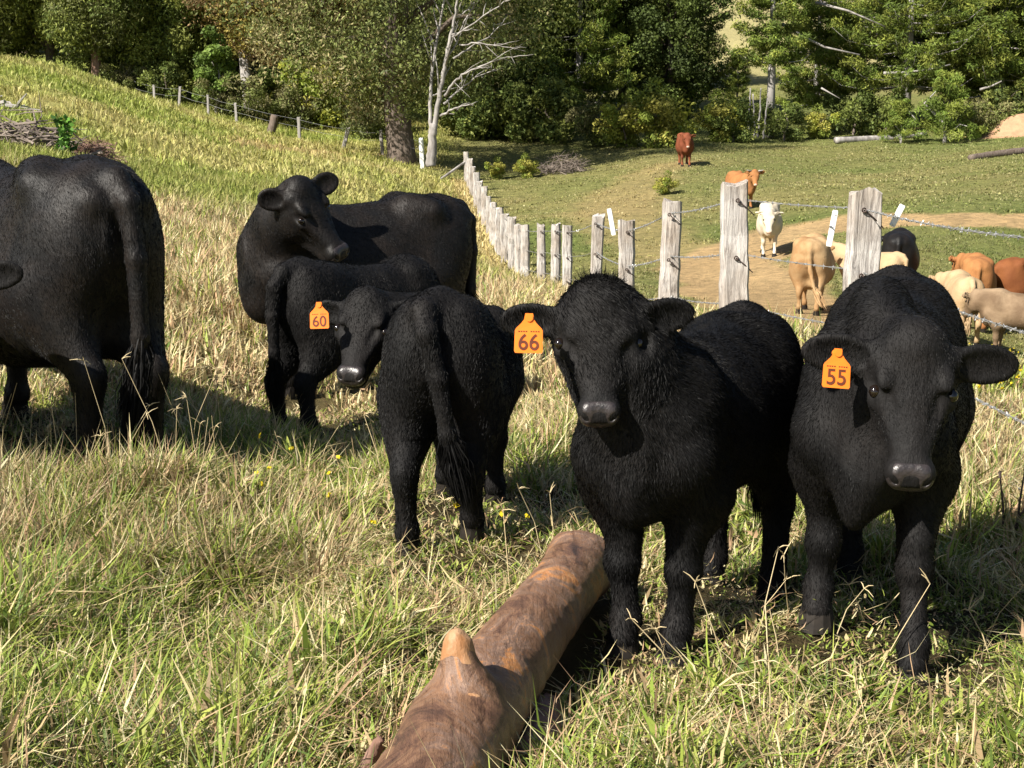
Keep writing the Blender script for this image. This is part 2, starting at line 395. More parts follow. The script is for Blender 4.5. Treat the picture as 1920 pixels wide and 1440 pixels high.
def tufts(y0, y1, dens, per, h, w, spread, leanmax, name, umax=.47, bias=0, keep=None, lying=.25):
    area = umax*(y1**2-y0**2); nt_ = int(area*dens); X, Y = wedge(nt_, y0, y1, umax)
    c, isd, dt, pad = grass_colors(X, Y, bias)
    k = (rng.random(nt_) > dt*1.05)
    if y0 < 5: k &= off_log(X, Y, .16)
    if keep is not None: k &= keep(X, Y, pad)
    X, Y, isd, pad = X[k], Y[k], isd[k], pad[k]; m = len(X)
    dens_n = fbm(X/.9, Y/.9, 61, 2); hh = h*(.25+1.5*dens_n)*(1-.72*pad*sst(12, 20, Y))*tread(X, Y)
    idx = np.repeat(np.arange(m), per); n = len(idx)
    az = rng.random(n)*2*math.pi; r = spread*np.sqrt(rng.random(n))
    bx = X[idx]+np.cos(az)*r; by = Y[idx]+np.sin(az)*r
    az = az + rng.normal(0, .7, n)
    H = hh[idx]*(.45+.8*rng.random(n)); lean = rng.random(n)*leanmax; curl = rng.random(n)*1.3
    ly = rng.random(n) < lying
    lean = np.where(ly, .9+.6*rng.random(n), lean); curl = np.where(ly, rng.normal(0, .4, n), curl)
    z = ground(bx, by) - .01 + np.where(ly, rng.random(n)*h*.35, 0)
    col = np.where(isd[idx][:, None], STRAW[rng.integers(0, len(STRAW), n)], GREEN[rng.integers(0, len(GREEN), n)])
    sw = rng.random(n); col = np.where((sw < .25)[:, None], STRAW[rng.integers(0, len(STRAW), n)], col)
    col = np.where((sw > .86)[:, None], GREEN[rng.integers(0, len(GREEN), n)], col)
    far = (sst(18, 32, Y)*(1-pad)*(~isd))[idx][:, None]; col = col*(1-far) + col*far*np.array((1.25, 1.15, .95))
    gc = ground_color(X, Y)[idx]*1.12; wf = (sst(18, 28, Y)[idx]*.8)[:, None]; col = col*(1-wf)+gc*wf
    col = col*(.6+.7*rng.random((n, 1)))
    P = np.stack([bx, by, z], 1); Wd = w*(.5+.7*rng.random(n)+1.3*(rng.random(n) < .07))
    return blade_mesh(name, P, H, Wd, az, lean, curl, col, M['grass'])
def build_grass():
    def g(me, label): tag(link('grass', me), label, 'grass', kind='stuff')
    g(tufts(2.4, 5.4, 330, 20, .130, .0068, .055, .85, 'grass', umax=.66, lying=.38), 'long tangled green and straw grass around the log and the calves in the foreground')
    g(tufts(2.4, 7.5, 62, 46, .22, .0085, .065, .95, 'tussocks', umax=.62, bias=-.20, lying=.12, keep=lambda X, Y, pad: (fbm(X/.38, Y/.38, 88, 2) > .52) & off_log(X, Y, .42) & (tread(X, Y) > .9)), 'taller tussocks of arching green grass standing out of the foreground grass')
    g(tufts(2.4, 8, 100, 7, .26, .0038, .09, .6, 'straw', bias=.6, lying=.9), 'thin dead straw stems lying tangled over the foreground grass')
    g(tufts(5.0, 6.9, 170, 34, .25, .0062, .07, 1.0, 'dry_clump', umax=.40, bias=.45, lying=.3, keep=lambda X, Y, pad: (X < -.55-.25*(Y-5)) & (X > -2.9) & (Y < 6.3+.5*fbm(X/.5, Y*0+3, 4, 2)) & (fbm(X/.4, Y/.4, 18, 2) > .34)), 'tall dry reddish straw clumps in front of the left cow')
    g(tufts(5.4, 9.5, 190, 18, .14, .0095, .06, .8, 'grass', umax=.56, lying=.32), 'long green and dry grass around the black cow and calves of the second row')
    g(tufts(9.5, 19, 55, 18, .27, .013, .10, .5, 'grass', lying=.12), 'tall straw coloured grass behind the black cows')
    g(tufts(19, 36, 26, 14, .22, .02, .2, .6, 'grass', umax=.43, lying=.15), 'yellow green grass on the middle of the slope')
    g(tufts(36, 85, 6, 12, .26, .04, .35, .7, 'grass', umax=.42, lying=.15), 'far grass on the hillside and paddock below the trees')

# ------------------------------------------------------------------ cattle: smooth distance-field bodies
def smoothed(st, n=160, sig=3.0):
    st = np.array(st, float); t = np.linspace(st[0, 0], st[-1, 0], n)
    k = np.exp(-.5*(np.arange(-9, 10)/sig)**2); k /= k.sum(); out = [t]
    for c in range(1, st.shape[1]):
        y = np.interp(t, st[:, 0], st[:, c]); yp = np.concatenate([np.full(9, y[0]), y, np.full(9, y[-1])])
        out.append(np.convolve(yp, k, 'valid'))
    return out
class Body:
    def __init__(s): s.pr = []
    def add(s, fn, lo, hi, k, op='u'): s.pr.append((fn, np.array(lo, float), np.array(hi, float), k, op))
    def ell(s, c, r, R=None, k=.05, op='u'):
        c = np.array(c, float); r = np.array(r, float); R = np.eye(3) if R is None else np.array(R, float)   # rows = axes
        ext = np.sqrt(((R.T*r)**2).sum(1)); mr = r.min()
        def fn(X, Y, Z):
            q = 0
            for i in range(3):
                l = (X-c[0])*R[i, 0] + (Y-c[1])*R[i, 1] + (Z-c[2])*R[i, 2]; q = q + (l/r[i])**2
            q = np.sqrt(q); return (q-1)*(mr*.5+.5*r.mean())*.8
        s.add(fn, c-ext, c+ext, k, op)
    def cone(s, a, b, ra, rb, k=.04, w=None, ratio=1.0, op='u'):
        """tapered capsule; ratio scales the radius along axis w"""
        a = np.array(a, float); b = np.array(b, float); ab = b-a; L2 = ab @ ab; m = max(ra, rb)*max(1, ratio)
        wv = norm(w) if w is not None else None
        def fn(X, Y, Z):
            dx, dy, dz = X-a[0], Y-a[1], Z-a[2]
            t = np.clip((dx*ab[0]+dy*ab[1]+dz*ab[2])/L2, 0, 1)
            ex, ey, ez = dx-t*ab[0], dy-t*ab[1], dz-t*ab[2]; q = ex*ex+ey*ey+ez*ez
            if wv is not None:
                l = ex*wv[0]+ey*wv[1]+ez*wv[2]; q = q - l*l + (l/ratio)**2
            return np.sqrt(q) - (ra+(rb-ra)*t)
        s.add(fn, np.minimum(a, b)-m, np.maximum(a, b)+m, k, op)
    def loft(s, O, Fw, Sd, Up, st, k=.05, n=2.2, pear=0.0):
        """st rows: t, top, bottom, halfwidth"""
        O = np.array(O, float); t_, tp, bt, hw = smoothed(st)
        tm = (t_[0]+t_[-1])/2; hl = (t_[-1]-t_[0])/2
        def fn(X, Y, Z):
            dx, dy, dz = X-O[0], Y-O[1], Z-O[2]
            t = dx*Fw[0]+dy*Fw[1]+dz*Fw[2]; a = dx*Sd[0]+dy*Sd[1]+dz*Sd[2]; b = dx*Up[0]+dy*Up[1]+dz*Up[2]
            T = np.interp(t.ravel(), t_, tp).reshape(t.shape); B = np.interp(t.ravel(), t_, bt).reshape(t.shape); Wd = np.interp(t.ravel(), t_, hw).reshape(t.shape)
            hh = (T-B)/2
            if pear: Wd = Wd*(1-pear*np.clip((b-(T+B)/2)/hh, -1.1, 1.1))
            q = (np.abs(a/Wd)**n + np.abs((b-(T+B)/2)/hh)**n)**(1/n)
            d = (q-1)*np.minimum(hh, Wd)
            e = np.abs(t-tm)-hl
            return np.where(e > 0, np.sqrt(np.maximum(d, 0)**2+e*e), np.maximum(d, e))
        pts = []
        for i in range(0, len(t_), 8):
            for sa in (-1, 1):
                for bb in (tp[i], bt[i]): pts.append(O + Fw*t_[i] + Sd*sa*hw[i] + Up*bb)
        pts = np.array(pts); s.add(fn, pts.min(0)-.02, pts.max(0)+.02, k)
    def mesh(s, h, fine=None, hf=None, zmin=None):
        lo = np.min([p[1] for p in s.pr if p[4] == 'u'], 0)-2*h; hi = np.max([p[2] for p in s.pr if p[4] == 'u'], 0)+2*h
        ax = []
        for i in range(3):
            if fine is None: ax.append(np.arange(lo[i], hi[i]+h, h))
            else:
                a, b = max(fine[0][i], lo[i]), min(fine[1][i], hi[i])
                parts = [np.arange(a, b, hf)]
                L = np.arange(a-h, lo[i]-h, -h)[::-1]; R = np.arange(b+h*.5, hi[i]+h, h)
                ax.append(np.concatenate([L, parts[0], R]))
        X, Y, Z = ax; Fd = np.full((len(X), len(Y), len(Z)), .4, np.float32)
        for fn, l, u, k, op in s.pr:
            m = k+.03
            i0, i1 = np.searchsorted(X, l[0]-m), np.searchsorted(X, u[0]+m); j0, j1 = np.searchsorted(Y, l[1]-m), np.searchsorted(Y, u[1]+m); k0, k1 = np.searchsorted(Z, l[2]-m), np.searchsorted(Z, u[2]+m)
            if i1 <= i0 or j1 <= j0 or k1 <= k0: continue
            A, B, C = np.meshgrid(X[i0:i1], Y[j0:j1], Z[k0:k1], indexing='ij')
            d = fn(A, B, C); F0 = Fd[i0:i1, j0:j1, k0:k1]
            if op == 'u':
                hh = np.maximum(k-np.abs(F0-d), 0)/k; Fd[i0:i1, j0:j1, k0:k1] = np.minimum(F0, d) - hh*hh*k*.25
            else:
                hh = np.maximum(k-np.abs(F0+d), 0)/k; Fd[i0:i1, j0:j1, k0:k1] = np.maximum(F0, -d) + hh*hh*k*.25
        return surface_nets(Fd, X, Y, Z)
def surface_nets(Fd, X, Y, Z):
    nx, ny, nz = Fd.shape; S = Fd < 0
    acc = np.zeros((nx-1, ny-1, nz-1, 3), np.float32); cnt = np.zeros((nx-1, ny-1, nz-1), np.float32)
    ax = [X, Y, Z]; Q = []
    for d in range(3):
        sl0 = [slice(None)]*3; sl1 = [slice(None)]*3; sl0[d] = slice(0, -1); sl1[d] = slice(1, None)
        A = Fd[tuple(sl0)]; B = Fd[tuple(sl1)]; c = S[tuple(sl0)] != S[tuple(sl1)]
        I = np.argwhere(c); a = A[c]; b = B[c]; t = a/(a-b)
        P = np.stack([ax[0][I[:, 0]], ax[1][I[:, 1]], ax[2][I[:, 2]]], 1)
        P[:, d] += t*(ax[d][I[:, d]+1]-ax[d][I[:, d]])
        o1, o2 = [(1, 2), (2, 0), (0, 1)][d]; cells = []
        for u, v in ((0, 0), (-1, 0), (-1, -1), (0, -1)):
            J = I.copy(); J[:, o1] += u; J[:, o2] += v
            ok = (J >= 0).all(1) & (J[:, 0] < nx-1) & (J[:, 1] < ny-1) & (J[:, 2] < nz-1)
            Jk = J[ok]; np.add.at(acc, (Jk[:, 0], Jk[:, 1], Jk[:, 2]), P[ok]); np.add.at(cnt, (Jk[:, 0], Jk[:, 1], Jk[:, 2]), 1)
            cells.append((J, ok))
        allok = cells[0][1] & cells[1][1] & cells[2][1] & cells[3][1]
        q = np.stack([(J[:, 0]*(ny-1)+J[:, 1])*(nz-1)+J[:, 2] for J, _ in cells], 1)[allok]
        flip = ~(a[allok] < 0); q[flip] = q[flip][:, ::-1]; Q.append(q)
    m = cnt > 0; ids = np.full(cnt.size, -1, np.int64); ids[m.ravel()] = np.arange(m.sum())
    V = (acc[m]/cnt[m][:, None]); Qa = ids[np.concatenate(Q)]
    # light smoothing
    E = np.concatenate([Qa[:, [0, 1]], Qa[:, [1, 2]], Qa[:, [2, 3]], Qa[:, [3, 0]]])
    for w in (.5, -.3, .5, -.3):
        s = np.zeros_like(V); n = np.zeros(len(V), np.float32)
        np.add.at(s, E[:, 0], V[E[:, 1]]); np.add.at(n, E[:, 0], 1); np.add.at(s, E[:, 1], V[E[:, 0]]); np.add.at(n, E[:, 1], 1)
        V = V + w*(s/np.maximum(n, 1)[:, None]-V)
    return V, Qa

TRUNK_ADULT = [(-.67, .90, .72, .05), (-.635, .935, .62, .13), (-.54, .985, .50, .20), (-.42, 1.01, .42, .24), (-.25, .99, .35, .27), (0, .965, .32, .285),
               (.2, .98, .36, .245), (.33, .995, .41, .205), (.44, .955, .44, .17), (.52, .88, .50, .125), (.57, .79, .60, .05)]
TRUNK_CALF = [(-.63, .88, .72, .05), (-.60, .92, .63, .12), (-.50, .965, .54, .18), (-.38, .98, .49, .205), (-.22, .965, .445, .235), (0, .95, .43, .25),
              (.2, .965, .445, .215), (.33, .98, .46, .19), (.43, .94, .48, .16), (.50, .87, .53, .12), (.55, .78, .60, .05)]
HEAD = [(-.045, -.03, -.10, .03), (-.02, .012, -.16, .08), (.03, .028, -.21, .105), (.10, .022, -.24, .116), (.17, .008, -.225, .106), (.23, -.008, -.18, .080),
        (.29, -.018, -.150, .061), (.34, -.022, -.138, .058), (.38, -.026, -.134, .062), (.41, -.035, -.128, .057), (.428, -.055, -.11, .03)]
def R_z(a): return np.array([[math.cos(a), -math.sin(a), 0], [math.sin(a), math.cos(a), 0], [0, 0, 1.0]])

def make_cow(label, cat, S, root, heading, poll, muzzle, up=None, adult=False, h=.011, hf=.0055, coat='black', fur=0, furlen=.02,
             ears=None, tail=None, legs=None, lt=1.0, fat=1.0, tags=None, group=None, horns=False, nose='nose', seed=1, tuft=0, neckr=None, hump=0, name=None, head_s=1.0, deep=0.0, extra=None, roll=0.0, hwf=1.0, ear_t=.03, far=False, slope=0.0):
    """root (X,Y) world under the middle of the trunk; heading world angle; poll/muzzle world points or None"""
    gz = g1(*root); ang = heading; Rw = R_z(ang)                 # local->world
    rt = empty(name or ('cow' if adult else 'calf'), (root[0], root[1], gz), ang); tag(rt, label, cat, group)
    toL = lambda P: (Rw.T @ (np.asarray(P, float)-np.array([root[0], root[1], gz])))/S
    vL = lambda v: norm(Rw.T @ np.asarray(v, float))
    B = Body(); st = [list(r) for r in (TRUNK_ADULT if adult else TRUNK_CALF)]
    for r in st:
        r[1] -= slope*max(0, r[0]+.45); r[2] -= slope*.5*max(0, r[0]+.45); r[3] *= fat; r[2] -= deep*(.3 if r[0] > .3 or r[0] < -.4 else 1)
    ex, ey, ez = np.eye(3)
    B.loft((0, 0, 0), ex, ey, ez, st, k=.05, n=2.1, pear=.16)
    hp = toL(poll) if poll is not None else np.array([.80, 0, 1.02]); mz = toL(muzzle) if muzzle is not None else hp+np.array([.32, 0, -.24])
    f = norm(mz-hp); u0 = vL(up) if up is not None else ez; u = norm(u0 - f*np.dot(u0, f)); s = np.cross(u, f)
    if roll: u, s = u*math.cos(roll)+s*math.sin(roll), s*math.cos(roll)-u*math.sin(roll)
    hs = head_s; H = lambda t, a, b: hp + (f*t + s*a + u*b)*hs
    HL = [[r[0]*hs, r[1]*hs, r[2]*hs, r[3]*hs*(1+(hwf-1)*max(0, min(1, (.36-r[0])/.2)))] for r in HEAD]
    # neck
    nb = np.array([.38, 0, .76-slope*.7]); ne = H(.06, 0, -.12); nr = neckr or (.15, .105)
    mid = (nb+ne)/2 + np.array([.02, 0, .03])
    B.cone(nb, mid, nr[0]*1.15, (nr[0]+nr[1])/2, .09, w=(0, 0, 1), ratio=1.25); B.cone(mid, ne, (nr[0]+nr[1])/2, nr[1], .07)
    B.cone((.30, 0, .90-slope*.8), H(0, 0, -.06), .08, .065, .08)
    B.ell((.47, 0, .50), (.10, .085, .11), k=.09) if adult else B.ell((.47, 0, .55), (.085, .075, .10), k=.07)
    if hump: B.ell((.28, 0, .98), (.14, .07, .05+hump), k=.08)
    # hips, shoulders, thighs
    LG = {'fl': 0, 'fr': 0, 'hl': 0, 'hr': 0}; LG.update(legs or {}); hoofs = []
    for sg, nmF, nmH in ((1, 'fl', 'hl'), (-1, 'fr', 'hr')):
        B.ell((.31, sg*.135*min(fat, 1), .70-slope*.5), (.11, .07, .22), k=.06); B.ell((.46, sg*.115, .64), (.055, .05, .06), k=.05); B.cone((.27, sg*.10, .90-slope*.6), (.42, sg*.135, .68), .035, .045, .05)
        B.cone((.41, sg*.12, .64), (.29, sg*.13, .52), .085*lt, .090*lt, .05)
        o = LG[nmF]; dx, dy = (o if isinstance(o, tuple) else (o, 0)); dy *= 1
        fx, fy = .33+dx, sg*.105+dy; pw = Rw[:2, :2] @ np.array([fx, fy])*S + np.array(root); fz = (g1(*pw)-gz)/S+.005
        kx, ky = .31+dx*.55, sg*.11+dy*.5; kz = .285+fz*.4
        B.cone((.30, sg*.13, .52), (kx-.005, ky, kz+.07), .088*lt, .046*lt, .04, w=(1, 0, 0), ratio=1.2); B.cone((kx-.005, ky, kz+.08), (kx, ky, kz), .046*lt, .042*lt, .02)
        B.ell((kx+.008, ky, kz), (.050*lt, .048*lt, .055), k=.02)
        B.cone((kx, ky, kz-.03), (fx-.015, fy, fz+.10), .036*lt, .033*lt, .03)
        B.ell((fx-.012, fy, fz+.095), (.042*lt, .040*lt, .038), k=.025); B.cone((fx-.01, fy, fz+.08), (fx+.02, fy, fz+.04), .036*lt, .040*lt, .02)
        hoofs.append((fx+.022, fy, fz))
        # hind
        B.ell((-.43, sg*.13*fat, .66), (.17, .10, .25), k=.09); B.ell((-.545, sg*.095*fat, .74), (.085, .085, .18), k=.07)
        o = LG[nmH]; dx, dy = (o if isinstance(o, tuple) else (o, 0))
        fx, fy = -.56+dx, sg*.115+dy; pw = Rw[:2, :2] @ np.array([fx, fy])*S + np.array(root); fz = (g1(*pw)-gz)/S+.005
        hx, hy, hz = -.60+dx*.7, sg*.118+dy*.7, .31+fz*.5
        B.cone((-.40, sg*.145*fat, .56), (hx+.01, hy, hz+.03), .115*lt, .052*lt, .07, w=(1, 0, 0), ratio=1.25)
        B.ell((hx-.005, hy, hz), (.052*lt, .038*lt, .062), k=.03)
        B.cone((hx+.005, hy, hz-.02), (fx-.02, fy, fz+.10), .041*lt, .035*lt, .03, w=(1, 0, 0), ratio=1.15)
        B.ell((fx-.017, fy, fz+.095), (.043*lt, .040*lt, .038), k=.025); B.cone((fx-.015, fy, fz+.08), (fx+.015, fy, fz+.04), .036*lt, .040*lt, .02)
        hoofs.append((fx+.018, fy, fz))
        if adult:
            B.cone((-.30, sg*.10*fat, .955), (-.40, sg*.175*fat, .935), .05, .035, .09); B.cone((-.55, sg*.06, .90), (-.625, sg*.08, .885), .05, .035, .06)
    if adult:   # flank hollows and udder
        for sg in (1, -1): B.ell((-.33, sg*.30*fat, .80), (.10, .045, .08), k=.08, op='s')
        B.ell((-.38, 0, .42), (.13, .12, .08), k=.08)
    # tail
    tl = tail or [(-.63, 0, .93), (-.69, 0, .86), (-.70, .01, .70), (-.69, .02, .50), (-.68, .03, .36)]
    tl = [np.array(p, float) for p in tl]; nt_ = len(tl)
    B.cone((-.50, 0, .95), tl[0], .05, .04, .05)
    for i in range(nt_-1):
        B.cone(tl[i], tl[i+1], (.042-.018*i/(nt_-1))*(1.0 if adult else 1), (.042-.018*(i+1)/(nt_-1)), .02)
    # head
    B.loft(H(0, 0, 0), f, s, u, HL, k=.04, n=2.3)
    for sg in (1, -1):
        B.ell(H(.11, sg*.078, -.14), np.array((.075, .042, .075))*hs, [f, s, u], k=.04)           # cheek
        B.ell(H(.125, sg*.088, .000), np.array((.042, .021, .018))*hs, [f, s, u], k=.028)        # brow
        B.ell(H(.158, sg*.122*hwf, -.030), np.array((.032, .022, .026))*hs, [f, s, u], k=.02, op='s'); B.ell(H(.235, sg*.075*hwf, -.012), np.array((.05, .018, .020))*hs, [f, s, u], k=.03, op='s')   # eye socket
        B.ell(H(.165, sg*.106*hwf, -.058), np.array((.030, .015, .012))*hs, [f, s, u], k=.015)        # lower lid
        B.cone(H(.17, sg*.082*hwf, -.045), H(.31, sg*.040, -.060), .020*hs, .016*hs, .02)              # cheek bone
        B.cone(H(.12, sg*.05, -.205), H(.37, sg*.028, -.132), .040*hs, .026*hs, .03)                   # lower jaw
        B.ell(H(.385, sg*.045, -.060), np.array((.030, .026, .032))*hs, [f, s, u], k=.02)         # nostril wing
    B.ell(H(0, 0, .012), np.array((.05, .06, .035))*hs, [f, s, u], k=.04)
    B.cone(H(.43, .05, -.112), H(.43, -.05, -.112), .008*hs, .008*hs, .008, op='s')
    B.cone(H(.36, .064, -.108), H(.43, .045, -.112), .006*hs, .008*hs, .008, op='s'); B.cone(H(.36, -.064, -.108), H(.43, -.045, -.112), .006*hs, .008*hs, .008, op='s')
    B.cone(H(.36, 0, -.128), H(.395, 0, -.125), .034*hs, .026*hs, .02, w=s, ratio=1.4)           # lower lip
    # ears
    eps = []
    for i, sg in enumerate((1, -1)):
        if ears and ears[i] is not None: ed, en = vL(ears[i][0]), vL(ears[i][1]); el = ears[i][2] if len(ears[i]) > 2 else .20
        else: ed, en, el = norm(s*sg - f*.12 + u*.02), norm(f*.7+u*.5), .19
        en = norm(en-ed*np.dot(en, ed)); ew = np.cross(en, ed); el *= hs
        b0 = H(ear_t, sg*.085*hwf, -.045); c = b0+ed*el*.56
        B.cone(b0, b0+ed*el*.3, .030*hs, .030*hs, .03)
        B.ell(c, (el*.52, .062*hs, .020*hs), [ed, ew, en], k=.02)
        B.ell(c+en*.020*hs+ed*.008, (el*.44, .050*hs, .019*hs), [ed, ew, en], k=.008, op='s')
        eps.append((b0, ed, en, ew, el))
    if extra: extra(B)
    hlo = np.minimum.reduce([H(t, a, b) for t in (-.1, .46) for a in (-.13, .13) for b in (-.25, .06)]+[e[0]+e[1]*e[4]*1.1-.05 for e in eps]); hhi = np.maximum.reduce([H(t, a, b) for t in (-.1, .46) for a in (-.13, .13) for b in (-.25, .06)]+[e[0]+e[1]*e[4]*1.1+.05 for e in eps])
    V, Q = B.mesh(h, (hlo, hhi) if hf else None, hf)
    me = mesh_np('body', V*S, Q, None, True, M[coat]); body = link('body', me, rt)
    # eyes, nose, hooves
    def ball(c, r, ax, name, mat, seg=14):
        mb = MB(); pts = []; th = np.linspace(0, math.pi, seg//2+1); F_ = []
        for i, t in enumerate(th):
            for k in range(seg):
                p = 2*math.pi*k/seg; l = np.array([math.cos(t)*r[0], math.sin(t)*math.cos(p)*r[1], math.sin(t)*math.sin(p)*r[2]])
                pts.append((c+ax[0]*l[0]+ax[1]*l[1]+ax[2]*l[2])*S)
        for i in range(len(th)-1):
            for k in range(seg): a = i*seg+k; b = i*seg+(k+1) % seg; F_.append((a, a+seg, b+seg, b))
        mb.add(pts, F_); return mb.build(name, mat, rt, True)
    for sg in (1, -1): ball(H(.154, sg*.103*hwf, -.036), np.array((.020, .018, .017))*hs, [f, s, u], 'eye', M['eye'])
    if hf:
        nn_ = norm(f+u*.9); vv_ = norm(f*.9-u)
        Nb = Body(); Nb.ell(H(.395, 0, -.064), np.array((.027, .050, .050))*hs, [nn_, s, vv_], k=.02)
        for sg in (1, -1): Nb.ell(H(.392, sg*.042, -.062), np.array((.030, .024, .036))*hs, [nn_, s, vv_], k=.02)
        for sg in (1, -1):
            c_ = H(.406, sg*.041, -.052); Nb.cone(c_+nn_*.03+s*sg*.004, c_-nn_*.010+s*sg*.004, .0090*hs, .0080*hs, .005, w=norm(vv_*.9-s*sg*.5), ratio=1.7, op='s')
            ball(H(.392, sg*.044, -.061), np.array((.014, .0095, .017))*hs, [nn_, s, vv_], 'nostril', M['nostril'], 10)  # solid dark ball paints the shaded inside of each nostril
        Nb.cone(H(.42, 0, -.03)+nn_*.012, H(.44, 0, -.10), .002, .003, .007, op='s')
        v, q = Nb.mesh(.0032); link('nose', mesh_np('nose', v*S, q, None, True, M[nose]), rt)
    else: ball(H(.398, 0, -.066), np.array((.038, .055, .040))*hs, [f, s, u], 'nose', M[nose])
    for (x, y, z) in hoofs:
        mb = MB(); P = []; Fq = []; n = 12
        for zz, r in ((-.012, .052), (.0, .052), (.03, .046), (.055, .040)):
            for k in range(n):
                a = 2*math.pi*k/n; P.append((np.array([x+math.cos(a)*r*1.15*lt**.5-zz*.4, y+math.sin(a)*r*lt**.5, z+zz]))*S)
        for i in range(3):
            for k in range(n): a = i*n+k; b = i*n+(k+1) % n; Fq.append((a, b, b+n, a+n))
        Fq.append(tuple(range(n))[::-1]); Fq.append(tuple(range(3*n, 4*n))); mb.add(P, Fq); mb.build('hoof', M['hoof'], rt)
    # tail switch
    tip = tl[-1]; tdir = norm(tl[-1]-tl[-2]); nh = 2200 if fur else 160; a = rng.random(nh); st_ = tl[-2] + (tip-tl[-2])*a[:, None]
    off = rng.normal(0, .010, (nh, 3)); P0 = st_+off*.8; P2 = P0+tdir*(.08+.15*rng.random(nh))[:, None]+off*.9*np.array([1, 1, .2]); P1 = (P0+P2)/2+off*.7
    hair_mesh('tail_switch', P0*S, P1*S, P2*S, (.004 if fur else .02)*S, M['hair'] if coat.startswith('black') else M[coat], rt)
    if fur:
        add_fur(V, Q, S, fur, furlen, rt, f, hp, H, seed, tuft, hs)
    if horns:
        for sg in (1, -1):
            mb = MB(); a = H(-.0, sg*.09, .0)*S; pts = [a, a+(s*sg*.10+u*.02)*S, a+(s*sg*.17+u*.09)*S, a+(s*sg*.19+u*.16)*S]; mb.tube([pts[0], pts[1], (pts[1]+pts[2])/2], [.022, .018, .005], 8); mb.build('horn', M['dead'], rt, True)
    if tags:
        for (ei, txt, wpos, nrm, rl) in tags: ear_tag(rt, toL(wpos)*S, vL(nrm), rl, txt)
    return rt, eps
def hair_mesh(name, P0, P1, P2, w, mat, parent):
    n = len(P0); d = P2-P0; sd = np.cross(d, rng.normal(0, 1, (n, 3))); sd /= np.linalg.norm(sd, axis=1)[:, None]+1e-9; sd *= w/2
    V = np.stack([P0-sd, P0+sd, P1-sd*.8, P1+sd*.8, P2], 1).reshape(-1, 3); b = (np.arange(n)*5)[:, None]
    T = np.concatenate([b+[0, 1, 3], b+[0, 3, 2], b+[2, 3, 4]], 1).reshape(-1, 3)
    return link(name, mesh_np(name, V, T, None, True, mat), parent)
def add_fur(V, Q, S, n, L, rt, f, hp, H, seed, tuft, hs, hfur=1.0):
    hfur = 1.9 if tuft else 1.0
    T = np.concatenate([Q[:, [0, 1, 2]], Q[:, [0, 2, 3]]]); A, B_, C = V[T[:, 0]], V[T[:, 1]], V[T[:, 2]]
    nr = np.cross(B_-A, C-A); ar = np.linalg.norm(nr, axis=1); nr = nr/(ar[:, None]+1e-12)
    ti = rng.choice(len(T), n, p=ar/ar.sum()); r1, r2 = rng.random(n), rng.random(n); s1 = np.sqrt(r1)
    P = A[ti]*(1-s1)[:, None] + B_[ti]*(s1*(1-r2))[:, None] + C[ti]*(s1*r2)[:, None]; nn = nr[ti]
    dh = np.linalg.norm(P-H(.17, 0, -.1), axis=1); onh = dh < .27*hs
    flow = np.tile(np.array([-.55, 0, -1.0]), (n, 1)); flow[:, 1] += np.sign(P[:, 1])*.1
    flow[onh] = -f*.3+H(0, 0, 1)-hp if False else f*.55
    nz = np.stack([fbm(P[:, 0]*9+k*7, P[:, 2]*9+P[:, 1]*7, 50+k, 2)-.5 for k in range(3)], 1); flow = flow + nz*1.3
    tg = flow - nn*(flow*nn).sum(1)[:, None]; tg /= np.linalg.norm(tg, axis=1)[:, None]+1e-9
    ln = L*(.5+rng.random(n))*(.6+.8*fbm(P[:, 0]*6, P[:, 2]*6+P[:, 1]*5, 91, 2)); ln = np.where(onh, ln*(.6+.55*(hfur-1)), ln)
    eye = np.minimum(np.linalg.norm(P-H(.155, .106, -.04), axis=1), np.linalg.norm(P-H(.155, -.106, -.04), axis=1)); ln = ln*np.clip((eye-.022)/.05, .12, 1)
    ln = ln*np.clip((np.linalg.norm(P-H(.40, 0, -.07), axis=1)-.05)/.1, .1, 1)
    lift = np.clip(.22+.16*rng.normal(0, 1, n), .04, .7)
    P1 = P + (tg*(1-lift*.6)[:, None] + nn*lift[:, None])*(ln*.5)[:, None]
    P2 = P1 + (tg*(1-lift*.4)[:, None] + nn*(lift*.5)[:, None] + rng.normal(0, .16, (n, 3)))*(ln*.5)[:, None]
    if tuft:
        k = 2600; a = rng.random(k)*2-1; t = rng.random(k)*.10-.05
        Q0 = hp + (H(0, 0, 0)-hp) + np.outer(t, H(1, 0, 0)-hp) + np.outer(a*.085, H(0, 1, 0)-hp) + np.outer(.025-.03*a*a, H(0, 0, 1)-hp)
        upv = norm(np.array([0, 0, 1.0]) + .2*(H(0, 0, 1)-hp)); sv = H(0, 1, 0)-hp
        ln2 = tuft*(.25+.75*rng.random(k)**1.5)*(1-.6*a*a); dd = upv + np.outer(a*.75, sv) + rng.normal(0, .28, (k, 3))
        Q1 = Q0+dd*(ln2*.5)[:, None]; Q2 = Q1+(dd+rng.normal(0, .25, (k, 3))-np.array([0, 0, .25]))*(ln2*.5)[:, None]
        P = np.concatenate([P, Q0]); P1 = np.concatenate([P1, Q1]); P2 = np.concatenate([P2, Q2])
    hair_mesh('coat', P*S, P1*S, P2*S, .0017, M['hair'], rt)
